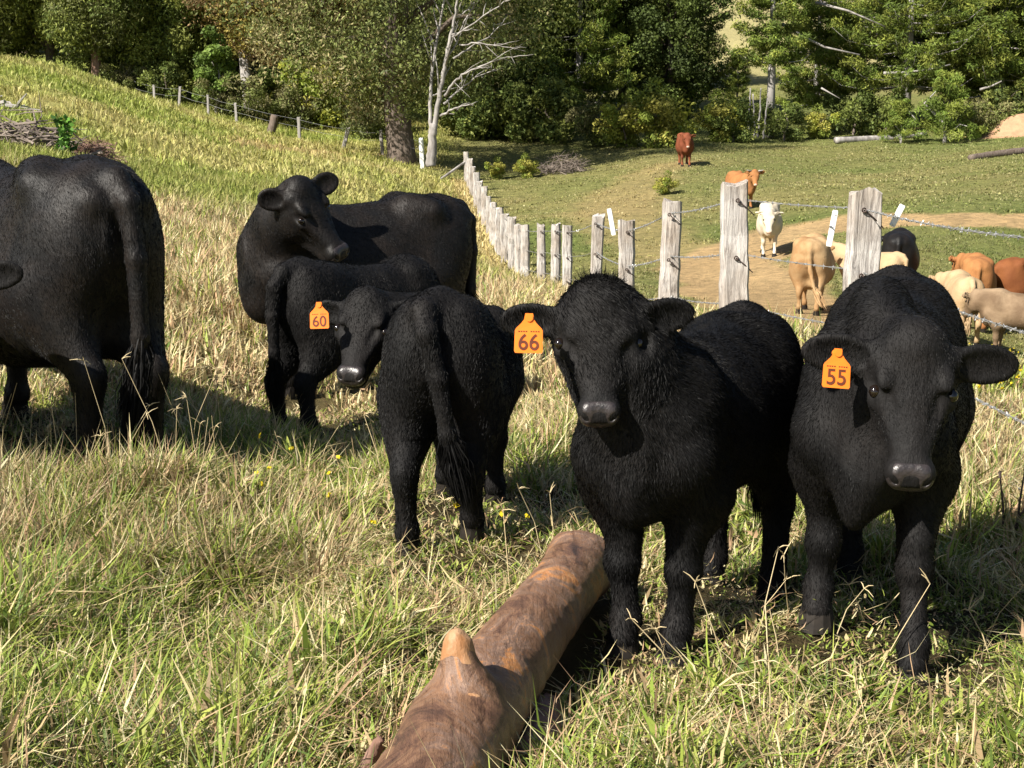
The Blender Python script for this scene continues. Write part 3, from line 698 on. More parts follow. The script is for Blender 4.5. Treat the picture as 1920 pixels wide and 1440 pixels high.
def ear_tag(rt, pos, nrm, roll, txt):
    """yellow-orange flap; pos = button point, hangs down; nrm = the way it faces (local)"""
    nrm = norm(nrm); dn = np.array([0, 0, -1.0]); dn = norm(dn-nrm*np.dot(dn, nrm)); sd = np.cross(dn, nrm)
    dn, sd = dn*math.cos(roll)+sd*math.sin(roll), sd*math.cos(roll)-dn*math.sin(roll)
    prof = [(-.010, -.012), (.010, -.012), (.013, .004), (.020, .014), (.034, .028), (.037, .034), (.038, .088), (.035, .093), (-.035, .093), (-.038, .088), (-.037, .034), (-.034, .028), (-.020, .014), (-.013, .004)]
    def P(x, y, z): return pos+sd*x+dn*y+nrm*z
    n = len(prof); mb = MB(); V = []
    for z in (0.0, .0022):
        for x, y in prof: V.append(P(x, y, z+ (y*y)*.6))
    Fs = [tuple(range(n))[::-1], tuple(range(n, 2*n))]+[(i, (i+1) % n, (i+1) % n+n, i+n) for i in range(n)]
    mb.add(V, Fs)
    mb.tube([P(0, 0, -.02), P(0, 0, .006)], [.010, .010], 12)
    t = mb.build('ear_tag', M['orange'], rt)
    cu = bpy.data.curves.new('tag_number', 'FONT'); cu.body = txt; cu.size = .058; cu.align_x = 'CENTER'; cu.offset = .0009; cu.extrude = .0004; cu.space_character = 1.02
    ob = bpy.data.objects.new('tmp', cu); COL.objects.link(ob); bpy.context.view_layer.update()
    me = bpy.data.meshes.new_from_object(ob.evaluated_get(bpy.context.evaluated_depsgraph_get())); COL.objects.unlink(ob); bpy.data.objects.remove(ob)
    co = np.empty(len(me.vertices)*3, np.float32); me.vertices.foreach_get('co', co); co = co.reshape(-1, 3)
    Y = .084-co[:, 1]*1.02; new = pos + np.outer(co[:, 0]*.98*-1*-1, -sd if np.dot(np.cross(-sd, -dn), nrm) > 0 else sd) + np.outer(Y, dn) + np.outer(.0032+co[:, 2]+Y*Y*.6, nrm)
    me.vertices.foreach_set('co', new.astype(np.float32).ravel()); me.update(); me.materials.clear(); me.materials.append(M['ink']); me.name = 'tag_number'
    link('tag_number', me, t)
    # faint line of small print above the number
    mb = MB()
    for i in range(9):
        if i == 4: continue
        x = -.026+i*.0065; c = P(x, .036, .0030+.036**2*.6); mb.box(c, .0042, .0032, .0008, np.stack([sd, dn, nrm], 1))
    mb.build('small_print', M['ink'], t)
VIEW = np.array([0, -1.0, .12])
def hd(dx, dy): return math.atan2(dy, dx)
DETAIL = True
# calf 66, facing the camera
make_cow('fluffy black calf facing the camera with orange ear tag 66, standing beside the log', 'calf', .97, (.555, 4.48), hd(-.45, -.89),
         W(1122, 556, 4.03), W(1124, 790, 3.84), up=(-.05, -1, .4), legs={'fl': (.03, -.01), 'fr': (0, .02), 'hl': (-.0, 0), 'hr': (-.02, 0)}, lt=1.15, fat=1.0, fur=160000, furlen=.015,
         ears=[((1, .2, .12), (.1, -1, -.1), .21), ((-1, .1, .0), (-.05, -1, -.1), .21)], tags=[(1, '66', W(992, 596, 3.88), (.05, -1, .14), 0.03)], tuft=.055, neckr=(.165, .125), head_s=.845, hwf=1.27, ear_t=.07)
# calf 55, head lowered
make_cow('black calf with lowered head and orange ear tag 55, nearest the right edge', 'calf', 1.07, (1.155, 4.52), hd(-.30, -.95),
         W(1718, 636, 3.93), W(1712, 900, 3.76), up=(-.02, -1, .45), legs={'fl': (.14, .03), 'fr': (-.02, -.03), 'hl': (-.02, 0), 'hr': (.0, 0)}, lt=1.0, fat=.96, slope=.05, fur=140000, furlen=.010,
         ears=[((1, .10, -.08), (.15, -1, -.1), .21), ((-1, .1, .10), (.1, -1, -.1), .22)], tags=[(1, '55', W(1571, 662, 3.88), (.12, -1, .16), .10)], neckr=(.13, .085), head_s=.865, roll=-.10, hump=.02, hwf=1.06, ear_t=.05,
         extra=lambda B: (B.ell((.51, -.03, .50), (.05, .04, .09), k=.05)))
# calf 60, seen from behind, looking back
make_cow('black calf with orange ear tag 60 seen from behind, looking back over its shoulder', 'calf', 1.03, (-.215, 5.92), hd(.10, .99),
         W(688, 560, 6.0), W(652, 698, 5.76), up=(-.15, -1, .45), legs={'hl': (-.0, .0), 'hr': (.06, 0)}, lt=1.0, fat=.90, fur=110000, furlen=.014, slope=.22,
         ears=[((1, .1, .1), (0, -1, -.1), .20), ((-1, .1, -.08), (-.1, -1, -.1), .17)], tags=[(1, '60', W(598, 572, 5.82), (-.05, -1, .12), -.04)], head_s=.84, hwf=1.1, ear_t=.05, neckr=(.13, .11),
         tail=[(-.62, .04, .93), (-.68, .02, .86), (-.68, -.02, .70), (-.67, -.05, .50), (-.66, -.07, .40)])
# mother cow standing broadside, head turned back
make_cow('large black cow standing broadside with its head turned back, behind the calf with tag 60', 'cow', 1.36, (-1.14, 10.35), hd(-1, -.55),
         W(562, 350, 9.72), W(648, 466, 9.66), up=(.35, -.55, .75), adult=True, coat='blackcow', fur=90000, furlen=.014, lt=.95, fat=.95,
         ears=[((.9, .5, .35), (.2, -1, 0), .16), ((-.8, -.2, .1), (.3, -.9, -.2), .15)], legs={'fl': (.06, 0), 'fr': (-.05, 0)}, head_s=.92, neckr=(.155, .10))
# calf standing in front of the mother cow
make_cow('black calf close against the broadside cow, half hidden by the calf with tag 60', 'calf', 1.06, (-.88, 8.85), hd(.62, .78),
         W(800, 640, 9.0), W(820, 720, 9.1), up=(.3, -.5, .8), fur=60000, furlen=.02, lt=1.0, fat=.9, head_s=.9, hf=None, slope=.08)
# left cow, rump to the right
make_cow('large black cow cut off by the left edge, tail hanging and rump towards the camera', 'cow', 1.41, (-2.45, 7.42), hd(-.72, .69),
         (-3.9, 8.5, 1.25), (-4.3, 8.6, .9), adult=True, coat='blackcow', fur=110000, furlen=.013, fat=.96, deep=.06, lt=1.1, hf=None, h=.012,
         tail=[(-.63, 0, .95), (-.70, .0, .88), (-.73, .0, .70), (-.735, .0, .45), (-.72, .02, .26)])
# calf at the left edge, ear in the frame
make_cow('black calf outside the left edge with only an ear in view against the big cow', 'calf', 1.05, (-2.83, 6.75), hd(.30, -.95),
         W(-112, 506, 6.1), W(-120, 700, 5.9), up=(0, -1, .4), hf=.008, fur=20000, furlen=.012, ears=[((1, .15, .12), (0, -1, -.1), .21), ((-1, .1, 0), (0, -1, 0), .2)])
# ------------------------------------------------------------------ far cattle
def coat(nm, c1, c2, sc=3): M[nm] = mat_coat(nm, c1, c2, sc, .75, .15)
coat('beige_coat', (.27, .15, .065), (.42, .29, .155), 2.2); coat('cream_coat', (.50, .42, .31), (.60, .54, .43)); coat('orange_coat', (.33, .15, .055), (.25, .105, .04))
coat('red_coat', (.14, .04, .02), (.20, .065, .03)); coat('ginger_coat', (.20, .072, .025), (.15, .05, .018)); coat('brown_grey_coat', (.13, .085, .05), (.28, .20, .125), 2.5); coat('pale_coat', (.42, .30, .175), (.33, .22, .115))
M['pinknose'] = simple('pale_nose', (.55, .38, .30), (.45, .30, .24), 10, .5, .4, 0)
def far_cow(label, px, py, Y, head, coatn, S=1.3, cat='cow', name='cow', look=None, **k):
    p = W(px, py, Y)
    kw = dict(adult=(cat == 'cow'), h=.026, hf=None, coat=coatn, nose='pinknose', far=True, group='cattle beyond the fence'); kw.update(k)
    a = head; R = R_z(a); gz = g1(p[0], p[1]); pos = np.array([p[0], p[1], gz])
    pl, mzl = look or ((.82, 0, 1.05), (1.10, 0, .80))
    return make_cow(label, cat, S, (p[0], p[1]), a, pos+R@(np.array(pl)*S), pos+R@(np.array(mzl)*S), name=name, **kw)
far_cow('beige cow walking away from the camera on the dirt track, its right side in shade', 1520, 580, 25.6, hd(.27, 1), 'beige_coat', 1.32, look=((.84, .02, .82), (1.1, .02, .6)), legs={'hl': (.1, 0), 'hr': (-.06, 0)}, lt=.9, fat=1.05, tail=[(-.63, 0, .93), (-.69, 0, .86), (-.70, -.02, .62), (-.74, -.07, .42), (-.80, -.14, .30)])
far_cow('cream white cow walking towards the camera on the dirt track', 1441, 478, 37.4, hd(-.16, -1), 'cream_coat', 1.28, look=((.80, -.02, .90), (1.02, -.02, .54)), legs={'fl': (.1, 0), 'fr': (-.1, 0)}, lt=.9, fat=.9)
far_cow('orange cow with short pale horns standing behind the second tallest post', 1390, 388, 48, hd(.35, -.94), 'orange_coat', 1.18, look=((.72, -.02, 1.05), (.92, -.10, .76)), horns=True)
far_cow('dark red cow walking towards the camera in front of the yellow green bush', 1284, 308, 61, hd(-.02, -1), 'red_coat', 1.30, look=((.74, 0, .98), (.96, 0, .62)), legs={'fl': (.1, 0), 'fr': (-.08, 0)})
far_cow('black cow seen from behind, right of the front fence post', 1682, 560, 28, hd(.28, 1), 'blackcow', 1.34, look=((.8, .1, .85), (1.1, .1, .6)), nose='nose')
far_cow('cream calf mostly hidden behind the front fence post', 1628, 585, 26.5, hd(-.66, .75), 'pale_coat', 1.08, cat='calf', name='calf')
far_cow('ginger cow seen from behind with its ear to the left, left of the redder cow', 1826, 610, 27.5, hd(.27, .98), 'orange_coat', 1.26, look=((.78, .20, .92), (.98, .34, .68)))
far_cow('reddish brown cow at the right edge standing behind the brown grey calf', 1935, 620, 28.5, hd(.95, .30), 'ginger_coat', 1.30)
far_cow('cream calf seen from behind on the left of the brown grey calf', 1800, 640, 24.0, hd(.10, 1), 'pale_coat', 1.12, cat='calf', name='calf', look=((.72, .20, .88), (.92, .32, .62)), nose='pinknose')
far_cow('brown grey calf standing side on at the right edge', 1912, 655, 22.4, hd(-.85, .52), 'brown_grey_coat', 1.08, cat='calf', name='calf', look=((.66, -.02, .93), (.86, -.16, .66)), nose='nose')

# ------------------------------------------------------------------ fences
def post_mesh(h, w, d, seed, lean=(0, 0)):
    r_ = np.random.default_rng(seed); n = 10; lv = np.linspace(-.35, h, 14); V = []; Fs = []
    ang = np.linspace(0, 2*math.pi, n, endpoint=False)+.3
    rad = np.array([1/(max(abs(math.cos(a)), abs(math.sin(a)))**.8) for a in ang])*(1+.18*(r_.random(n)-.5))
    top = r_.normal(0, .02, n)
    for i, z in enumerate(lv):
        t = z/h; sx = (1+.07*math.sin(3*t+seed))*(1.0-.02*t); off = (r_.normal(0, .004)+lean[0]*t, r_.normal(0, .004)+lean[1]*t)
        for k, a in enumerate(ang):
            j = 1+.035*(r_.random()-.5); zz = z+(top[k] if i == len(lv)-1 else 0)
            V.append((math.cos(a)*rad[k]*w/2*sx*j+off[0], math.sin(a)*rad[k]*d/2*sx*j+off[1], zz))
    for i in range(len(lv)-1):
        for k in range(n): a = i*n+k; b = i*n+(k+1) % n; Fs.append((a, b, b+n, a+n))
    V.append((lean[0], lean[1], h+.004)); c = len(V)-1; m = (len(lv)-1)*n
    for k in range(n): Fs.append((m+k, m+(k+1) % n, c))
    mb = MB(); mb.add(V, Fs); return mb
def build_fence():
    rt = empty('split_post_fence', (FX[1], FY[1], 0)); tag(rt, 'fence of thick weathered grey split posts strung with barbed wire, running back to the corner', 'fence')
    o0 = np.array([FX[1], FY[1], 0]); tops = []
    for i, (px, ty, Y, w, h) in enumerate(POSTS):
        p = W(px, ty, Y); lean = (rng.normal(0, .02), rng.normal(0, .02))
        if i == 2: lean = (-.03, 0)
        z0 = p[2]-h; mb = post_mesh(h, w*.86, w*.72, 100+i, lean)
        for v in mb.v: v += np.array([p[0], Y, z0])-o0
        po = mb.build('post', M['post'], rt); tops.append(np.array([p[0], Y, p[2]]))
        if 0 < i < 9:       # tie wires: dark hole and a short twisted wire down to the right
            for dz in (.12, .56, .98):
                t = MB(); c = np.array([p[0], Y-w*.36-.006, p[2]-dz])-o0
                R = norm([p[0], Y, 0]); c = c+np.array([-.02*w/.27, 0, 0])
                a = np.linspace(0, 2*math.pi, 9); t.tube([c+np.array([math.cos(x)*.014, -.012+.008*math.sin(2*x), math.sin(x)*.014]) for x in a], .0055, 5)
                t.tube([c, c+np.array([w*.22, -.012, -.045]), c+np.array([w*.52, .03, -.12*w/.27])], .0045, 5)
                t.build('tie_wire', M['tie'], po)
    for k, dz in enumerate((.12, .54, .94, 1.24)):
        mb = MB()
        for a, b in (list(zip(tops[:-1], tops[1:]))[:3] if k == 3 else list(zip(tops[:-1], tops[1:]))):
            L = np.linalg.norm(a-b); near = min(a[1], b[1]) < 20; n = max(3, int(L/.12)); r = .0024 if near else .005
            for ph in ((0, math.pi) if near else (0,)):
                ts = np.linspace(0, 1, n*3 if near else 6); pts = []
                for t in ts:
                    c = a*(1-t)+b*t - o0; c = c + np.array([0, .09, -dz - .05*L*.3*4*t*(1-t)*.5])
                    s_ = t*L/.06; c = c+np.array([0, math.cos(s_+ph)*.004, math.sin(s_+ph)*.004]); pts.append(c)
                mb.tube(pts, r, 5, False)
            if near or k == 0:
                st_ = .115 if near else .3
                for q in range(int(L/st_)):
                    t = (q+.5)/max(1, int(L/st_)); c = a*(1-t)+b*t - o0 + np.array([0, .09, -dz - .05*L*.3*4*t*(1-t)*.5])
                    for _ in range(2):
                        d = norm(rng.normal(0, 1, 3))*.017; mb.tube([c-d, c+d], [.0028, .0015] if near else [.005, .004], 4, False)
                    mb.tube([c-np.array([.008, 0, 0]), c+np.array([.008, 0, 0])], .0065 if near else .008, 5, False)
        mb.build('barbed_wire', M['wire'], rt)
    # corner stay
    c = tops[-1]-o0; mb = MB(); mb.tube([c+np.array([0, 0, -.35]), c+np.array([-1.3, -.8, -1.25])], [.05, .06], 7); mb.build('stay', M['dead'], rt)
    # white plastic strips hung on the wire
    for (px0, py0, px1, py1, Y, lab) in [(1142, 391, 1151, 441, 18.5, 'small white plastic strip on the wire, leftmost of three'), (1567, 394, 1554, 462, 10.7, 'long white plastic strip leaning on the wire left of the front post'), (1693, 384, 1672, 424, 10.1, 'short white plastic strip tilted right, just right of the front post')]:
        a, b = W(px0, py0, Y), W(px1, py1, Y); d = norm(b-a); w = .024 if Y < 15 else .033; mb = MB(); sd = norm(np.cross(d, [0, 1, 0])); L = np.linalg.norm(b-a)
        th = np.array([0, 1.0, 0]); P = []; prof = [(-.5, 0), (-.42, -.3), (.42, -.3), (.5, 0), (.42, .3), (-.42, .3)]
        for t in (0, .05, .95, 1):
            sc = 1 if 0 < t < 1 else .8
            for x, y in prof: P.append(d*L*t + sd*x*w*2*sc*.9 + th*y*w*.8)
        n = 6; mb.add(P, [(i*n+k, i*n+(k+1) % n, (i+1)*n+(k+1) % n, (i+1)*n+k) for i in range(3) for k in range(n)]+[tuple(range(n))[::-1], tuple(range(3*n, 4*n))])
        mb.tube([d*L*(.9 if Y == 10.1 else .12)+th*-.012, d*L*(.9 if Y == 10.1 else .12)+th*.05], .006, 6)
        o = mb.build('plastic_strip', M['white']); o.location = tuple(a); tag(o, lab, 'marker strip', 'white strips hung on the wire')
build_fence()
def far_fence():
    rt = empty('wire_fence', W(563, 267, 73)); o0 = W(563, 267, 73); tag(rt, 'old wire fence of thin pale posts crossing the foot of the wooded slope', 'fence')
    L = [(238, 162, 82, 22, .11), (290, 190, 80, 28, .13), (336, 206, 78, 36, .14), (391, 217, 77, 35, .14), (444, 226, 76, 34, .14), (562, 268, 73, 44, .17), (644, 281, 70, 37, .2), (717, 289, 68, 42, .16), (792, 318, 64, 54, .2)]
    tops = []
    for i, (px, py, Y, hp_, w) in enumerate(L):
        p = W(px, py, Y); z = g1(p[0], Y); h = hp_/F_PX*Y*1.03; lean = {6: (.26, 0), 2: (.10, 0), 7: (-.06, 0)}.get(i, (rng.normal(0, .04), 0))
        mb = post_mesh(h, w, w*.8, 300+i, lean)
        for v in mb.v: v += np.array([p[0], Y, z])-o0
        mb.build('post', M['white' if i == 8 else 'paleb'] if i == 8 else M['paleb'], rt); tops.append(np.array([p[0]+lean[0]*.9, Y, z+h*.9]))
    for dz in (0, .35):
        mb = MB()
        for a, b in zip(tops[:-1], tops[1:]): mb.tube([a-o0-[0, 0, dz], (a+b)/2-o0-[0, 0, dz+.05], b-o0-[0, 0, dz]], .006, 4, False)
        mb.build('wire', M['wire'], rt)
far_fence()

# ------------------------------------------------------------------ logs and debris
def solid_log(name, label, cat, pts, rad, mat, seg=28, rough=.03, seed=0, extra=None, ends=True, sub=40):
    pts = np.array(pts, float); rad = np.array(rad, float); n = len(pts)
    t = np.linspace(0, n-1, sub); P = np.stack([np.interp(t, range(n), pts[:, k]) for k in range(3)], 1); R = np.interp(t, range(n), rad)
    k_ = np.ones(5)/5
    for c in range(3): P[:, c] = np.convolve(np.concatenate([[P[0, c]]*2, P[:, c], [P[-1, c]]*2]), k_, 'valid')
    R = np.convolve(np.concatenate([[R[0]]*2, R, [R[-1]]*2]), k_, 'valid')
    mb = MB(); mb.tube(P-P[0], R, seg, True)
    V = mb.v[0]; th = np.tile(np.arange(seg), sub)*2*math.pi/seg; L = np.repeat(np.linspace(0, 1, sub), seg)
    d = (fbm(np.cos(th)*1.6+seed+L*9, np.sin(th)*1.6+L*5, 11+seed, 3)-.5)*2*rough + (vnoise(np.cos(th)*5+L*30, np.sin(th)*5+L*7, 5+seed)-.5)*rough*.25
    C = np.repeat(P-P[0], seg, 0); r_ = V-C; ln = np.linalg.norm(r_, axis=1)[:, None]; mb.v[0] = V + r_/ln*d[:, None]
    o = mb.build(name, mat, None, True); o.location = tuple(P[0]); tag(o, label, cat); return o
_ga = Wz(1080, 1072, .12)-Wz(842, 1400, .15); GRAIN = math.atan2(_ga[0], _ga[1])
def mat_log():
    m, nt, out = new_mat('peeled_log'); p = principled(nt, out, (.3, .17, .1), .46, .45)
    n = noise(nt, 4.2, 9, .72, dist=1.2)
    r = ramp(nt, n.outputs[0], [(.34, (.045, .026, .02)), (.43, (.13, .068, .042)), (.485, (.21, .115, .065)), (.52, (.17, .105, .075)), (.56, (.27, .165, .11)), (.60, (.40, .165, .05)), (.66, (.44, .27, .15)), (.74, (.16, .075, .04))])
    n2 = noise(nt, 20, 8, .75, dist=.6, stretch=(1.5, .6, 1.5)); r2 = ramp(nt, n2.outputs[0], [(.30, (.30, .25, .22)), (.43, (.95, .95, .95)), (.60, (1, 1, 1)), (.68, (1.7, 1.6, 1.45))])
    mx = N(nt, 'ShaderNodeMix', data_type='RGBA', blend_type='MULTIPLY'); mx.inputs[0].default_value = 1
    nt.links.new(r.outputs[0], mx.inputs[6]); nt.links.new(r2.outputs[0], mx.inputs[7])
    n4 = noise(nt, 1.0, 6, .75, stretch=(26, 2.2, 26), dist=.5); mp = [k for k in nt.nodes if k.type == 'MAPPING'][-1]; mp.inputs['Rotation'].default_value = (0, 0, GRAIN)
    r4 = ramp(nt, n4.outputs[0], [(.33, (.35, .30, .28)), (.45, (1, 1, 1)), (.60, (1, 1, 1)), (.70, (1.35, 1.3, 1.25))])
    m4 = N(nt, 'ShaderNodeMix', data_type='RGBA', blend_type='MULTIPLY'); m4.inputs[0].default_value = .9
    nt.links.new(mx.outputs[2], m4.inputs[6]); nt.links.new(r4.outputs[0], m4.inputs[7]); nt.links.new(m4.outputs[2], p.inputs['Base Color'])
    b = bump(nt, n2.outputs[0], p, .6, .012); b2 = N(nt, 'ShaderNodeBump'); b2.inputs['Strength'].default_value = .5; b2.inputs['Distance'].default_value = .012
    nt.links.new(n4.outputs[0], b2.inputs['Height']); nt.links.new(b2.outputs[0], b.inputs['Normal']); return m
M['log'] = mat_log()
M['stub'] = simple('fresh_stub_wood', (.27, .115, .04), (.42, .28, .17), 13, .6, .3, .8, .02, (1, 1, .5))
def build_log():
    B = Body(); z0 = .15
    A = [(Wz(640, 1790, .12), .126), (Wz(760, 1560, .14), .124), (Wz(842, 1400, .15), .120), (Wz(905, 1300, .155), .114), (Wz(985, 1190, .15), .100), (Wz(1050, 1115, .14), .090), (Wz(1080, 1072, .12), .098), (Wz(1088, 1060, .115), .106)]
    for _ in range(3):
        A = [A[0]]+[((A[i-1][0]+2*A[i][0]+A[i+1][0])/4, (A[i-1][1]+2*A[i][1]+A[i+1][1])/4) for i in range(1, len(A)-1)]+[A[-1]]
    o = A[2][0].copy(); o[2] = 0
    for (a, ra), (b, rb) in zip(A[:-1], A[1:]): B.cone(a-o, b-o, ra+.008, rb+.008, .003)
    e = A[-1][0]-o; B.ell(e+[.045, .02, -.02], (.07, .06, .08), k=.04); B.ell(e+[-.05, .03, .02], (.05, .06, .07), k=.04)
    dl = norm(A[-1][0]-A[-3][0]); B.ell(e+dl*.19, (.16, .11, .2), np.array([[dl[1], -dl[0], 0], dl, [0, 0, 1]]), k=.03, op='s')
    b = Wz(868, 1300, .24)-o; tip = Wz(858, 1208, .36)-o
    B.cone(b+[0, 0, -.06], b, .085, .066, .05); B.cone(b, tip, .066, .034, .04); B.ell(b+[-.02, -.05, -.04], (.09, .12, .05), k=.05)
    V, Q = B.mesh(.0085)
    n = (fbm(V[:, 0]*7+V[:, 2]*5, V[:, 1]*4, 5, 3)-.5)*.005+(fbm(V[:, 0]*30, V[:, 1]*22+V[:, 2]*30, 6, 2)-.5)*.006
    T = Q; A_ = V[T[:, 0]]; nr = np.cross(V[T[:, 1]]-A_, V[T[:, 2]]-A_); vn = np.zeros_like(V)
    for k in range(4): np.add.at(vn, T[:, k], nr)
    vn /= np.linalg.norm(vn, axis=1)[:, None]+1e-12; V = V+vn*n[:, None]
    me = mesh_np('trunk', V, Q, None, True, M['log'])
    rt = empty('fallen_log', o); tag(rt, 'smooth red brown fallen log with a broken branch stub in the foreground grass', 'log'); link('trunk', me, rt)
    # the stub's bare wood is a part of its own, a sleeve just proud of the trunk
    S_ = Body(); S_.cone(b+(tip-b)*.05, tip+(tip-b)*.01, .0660, .0345, .03); S_.ell(b+[-.01, -.05, -.01], (.078, .085, .045), k=.05); S_.ell(tip+[.05, -.02, .06], (.05, .05, .050), k=.008, op='s')
    v, q = S_.mesh(.006); v = v+((fbm(v[:, 0]*40, v[:, 2]*40+v[:, 1]*20, 8, 2)-.5)*.006+(fbm(v[:, 0]*14, v[:, 2]*14+v[:, 1]*20, 9, 2)-.5)*.012)[:, None]
    link('branch_stub', mesh_np('branch_stub', v, q, None, True, M['stub']), rt)
build_log()
solid_log('small_log', 'short dark log half hidden in the shade on the right of the big fallen log', 'log', [Wz(990, 1450, .05), Wz(1015, 1380, .06), Wz(1025, 1325, .05)], [.045, .05, .04], M['redbark'], rough=.012, seed=3)
solid_log('bark_strip', 'curled red brown strip of bark at the lower left of the big log', 'bark', [Wz(668, 1475, .05), Wz(695, 1420, .10), Wz(716, 1382, .16)], [.016, .02, .008], M['redbark'], seg=8, rough=.008, seed=4, sub=14)
solid_log('pale_log', 'long pale bleached log lying on the far edge of the paddock', 'log', [W(1560, 267, 74)+[0, 0, .1], W(1640, 262, 75), W(1745, 252, 76)], [.16, .2, .12], M['dead'], seg=10, rough=.04, seed=5, sub=16)
solid_log('dark_log', 'dark charred log lying in the paddock at the right edge', 'log', [W(1815, 297, 60), W(1870, 289, 61), W(1960, 280, 62)], [.14, .18, .16], M['bark'], seg=10, rough=.05, seed=6, sub=16)
solid_log('leaning_stump', 'dark charred stump leaning right among the pale fence posts', 'stump', [W(505, 262, 74)-[0, 0, .3], W(508, 248, 74), W(517, 211, 74)], [.30, .22, .19], M['bark'], seg=10, rough=.05, seed=7, sub=10)
def mound():
    X, Y = np.meshgrid(np.linspace(-3.4, 3.4, 30), np.linspace(-2.5, 2.5, 24)); c = W(1920, 255, 74)
    d = np.exp(-(X/1.9)**2-(Y/1.3)**2)*1.15 + (fbm(X*1.4+9, Y*1.4, 3, 3)-.5)*.22
    gz = ground(X+c[0], Y+c[1]); Z = gz + d - .12; V = np.stack([X.ravel(), Y.ravel(), Z.ravel()-gz.min()], 1); ny, nx = X.shape
    i = (np.arange(ny-1)[:, None]*nx+np.arange(nx-1)[None]).ravel(); m = simple('bare_earth', (.34, .20, .12), (.42, .27, .16), 3, .95, .1, .8, .08)
    o = link('dirt_mound', mesh_np('dirt_mound', V, np.stack([i, i+1, i+1+nx, i+nx], 1), None, True, m)); o.location = (c[0], c[1], gz.min()); tag(o, 'heap of bare reddish earth at the right edge below the pines', 'mound')
mound()
def twig_pile(name, label, cat, px, py, Y, wx, wy, hz, n, mat, rad=.03, seed=0, up=.15, L=1.0):
    c = W(px, py, Y); gz = g1(c[0], Y); r_ = np.random.default_rng(seed); mb = MB()
    for i in range(n):
        a = r_.random()*2*math.pi; q = math.sqrt(r_.random()); x = math.cos(a)*q*wx; y = math.sin(a)*q*wy; z = g1(c[0]+x, Y+y)-gz + r_.random()*hz*(1-q*.6)
        d = norm([r_.normal(0, 1), r_.normal(0, .6), r_.normal(up, .25)]); l = L*(.3+.8*r_.random()); k = r_.normal(0, .12, 3)*l
        p0 = np.array([x, y, z]); mb.tube([p0-d*l/2, p0+k, p0+d*l/2+k*.3], np.array([1, .8, .3])*rad*(.3+r_.random()), 5)
    o = mb.build(name, mat, None); o.location = (c[0], Y, gz); tag(o, label, cat)
twig_pile('brush_pile', 'pile of dead grey branches on the slope above the left cow', 'brush pile', 62, 288, 30, 1.05, .5, .75, 170, M['twig'], .024, 1, .12, 1.2)
twig_pile('brush_pile', 'smaller brown heap of tangled twigs right of the leafy vine', 'brush pile', 182, 292, 30, .48, .35, .62, 420, M['redbark'], .008, 2, .3, .5)
twig_pile('dead_bush', 'dead reddish brown bush of dry twigs in the paddock behind the fence corner', 'bush', 1052, 312, 64, 1.0, .6, .8, 260, M['twig'], .016, 3, .5, 1.1)
twig_pile('fallen_branch', 'broken bleached branches lying on the upper left slope', 'branch', 10, 185, 44, .7, .3, .4, 9, M['dead'], .05, 4, .5, 1.6)

# ------------------------------------------------------------------ trees
def leaves(C, R, per, size, cols, droop=0.0, el=.5, flat=0.0, cv=.3):
    """C clump centres (m,3), R clump radii (m,3); returns verts, tris, colours"""
    m = len(C); idx = np.repeat(np.arange(m), per); n = len(idx)
    d = rng.normal(0, 1, (n, 3)); d /= np.linalg.norm(d, axis=1)[:, None]; r = (.35+.65*rng.random(n)**.5)
    P = C[idx] + d*R[idx]*r[:, None]
    ax = rng.normal(0, 1, (n, 3)); ax[:, 2] -= droop; ax[:, 2] *= (1-flat); ax /= np.linalg.norm(ax, axis=1)[:, None]
    sd = np.cross(ax, d+rng.normal(0, .6, (n, 3))); sd /= np.linalg.norm(sd, axis=1)[:, None]+1e-9
    L = (size*(.6+.8*rng.random(n)))[:, None]
    V = np.stack([P-ax*L*.5, P+sd*L*el*.5-ax*L*.05, P+ax*L*.5, P-sd*L*el*.5-ax*L*.05], 1).reshape(-1, 3)
    b = (np.arange(n)*4)[:, None]; T = np.concatenate([b+[0, 1, 2], b+[0, 2, 3]], 1).reshape(-1, 3)
    cc = np.array(cols)[rng.integers(0, len(cols), m)][idx]*(1+cv*(rng.random(m)-.5)*2)[idx][:, None]
    cc = cc*(.65+.7*rng.random((n, 1))); return V, T, np.repeat(cc, 4, 0)
def crown_mesh(name, parts):
    Vs, Ts, Cs, o = [], [], [], 0
    for V, T, C in parts: Vs.append(V); Ts.append(T+o); Cs.append(C); o += len(V)
    return mesh_np(name, np.concatenate(Vs), np.concatenate(Ts), np.concatenate(Cs), False, M['leaf'])
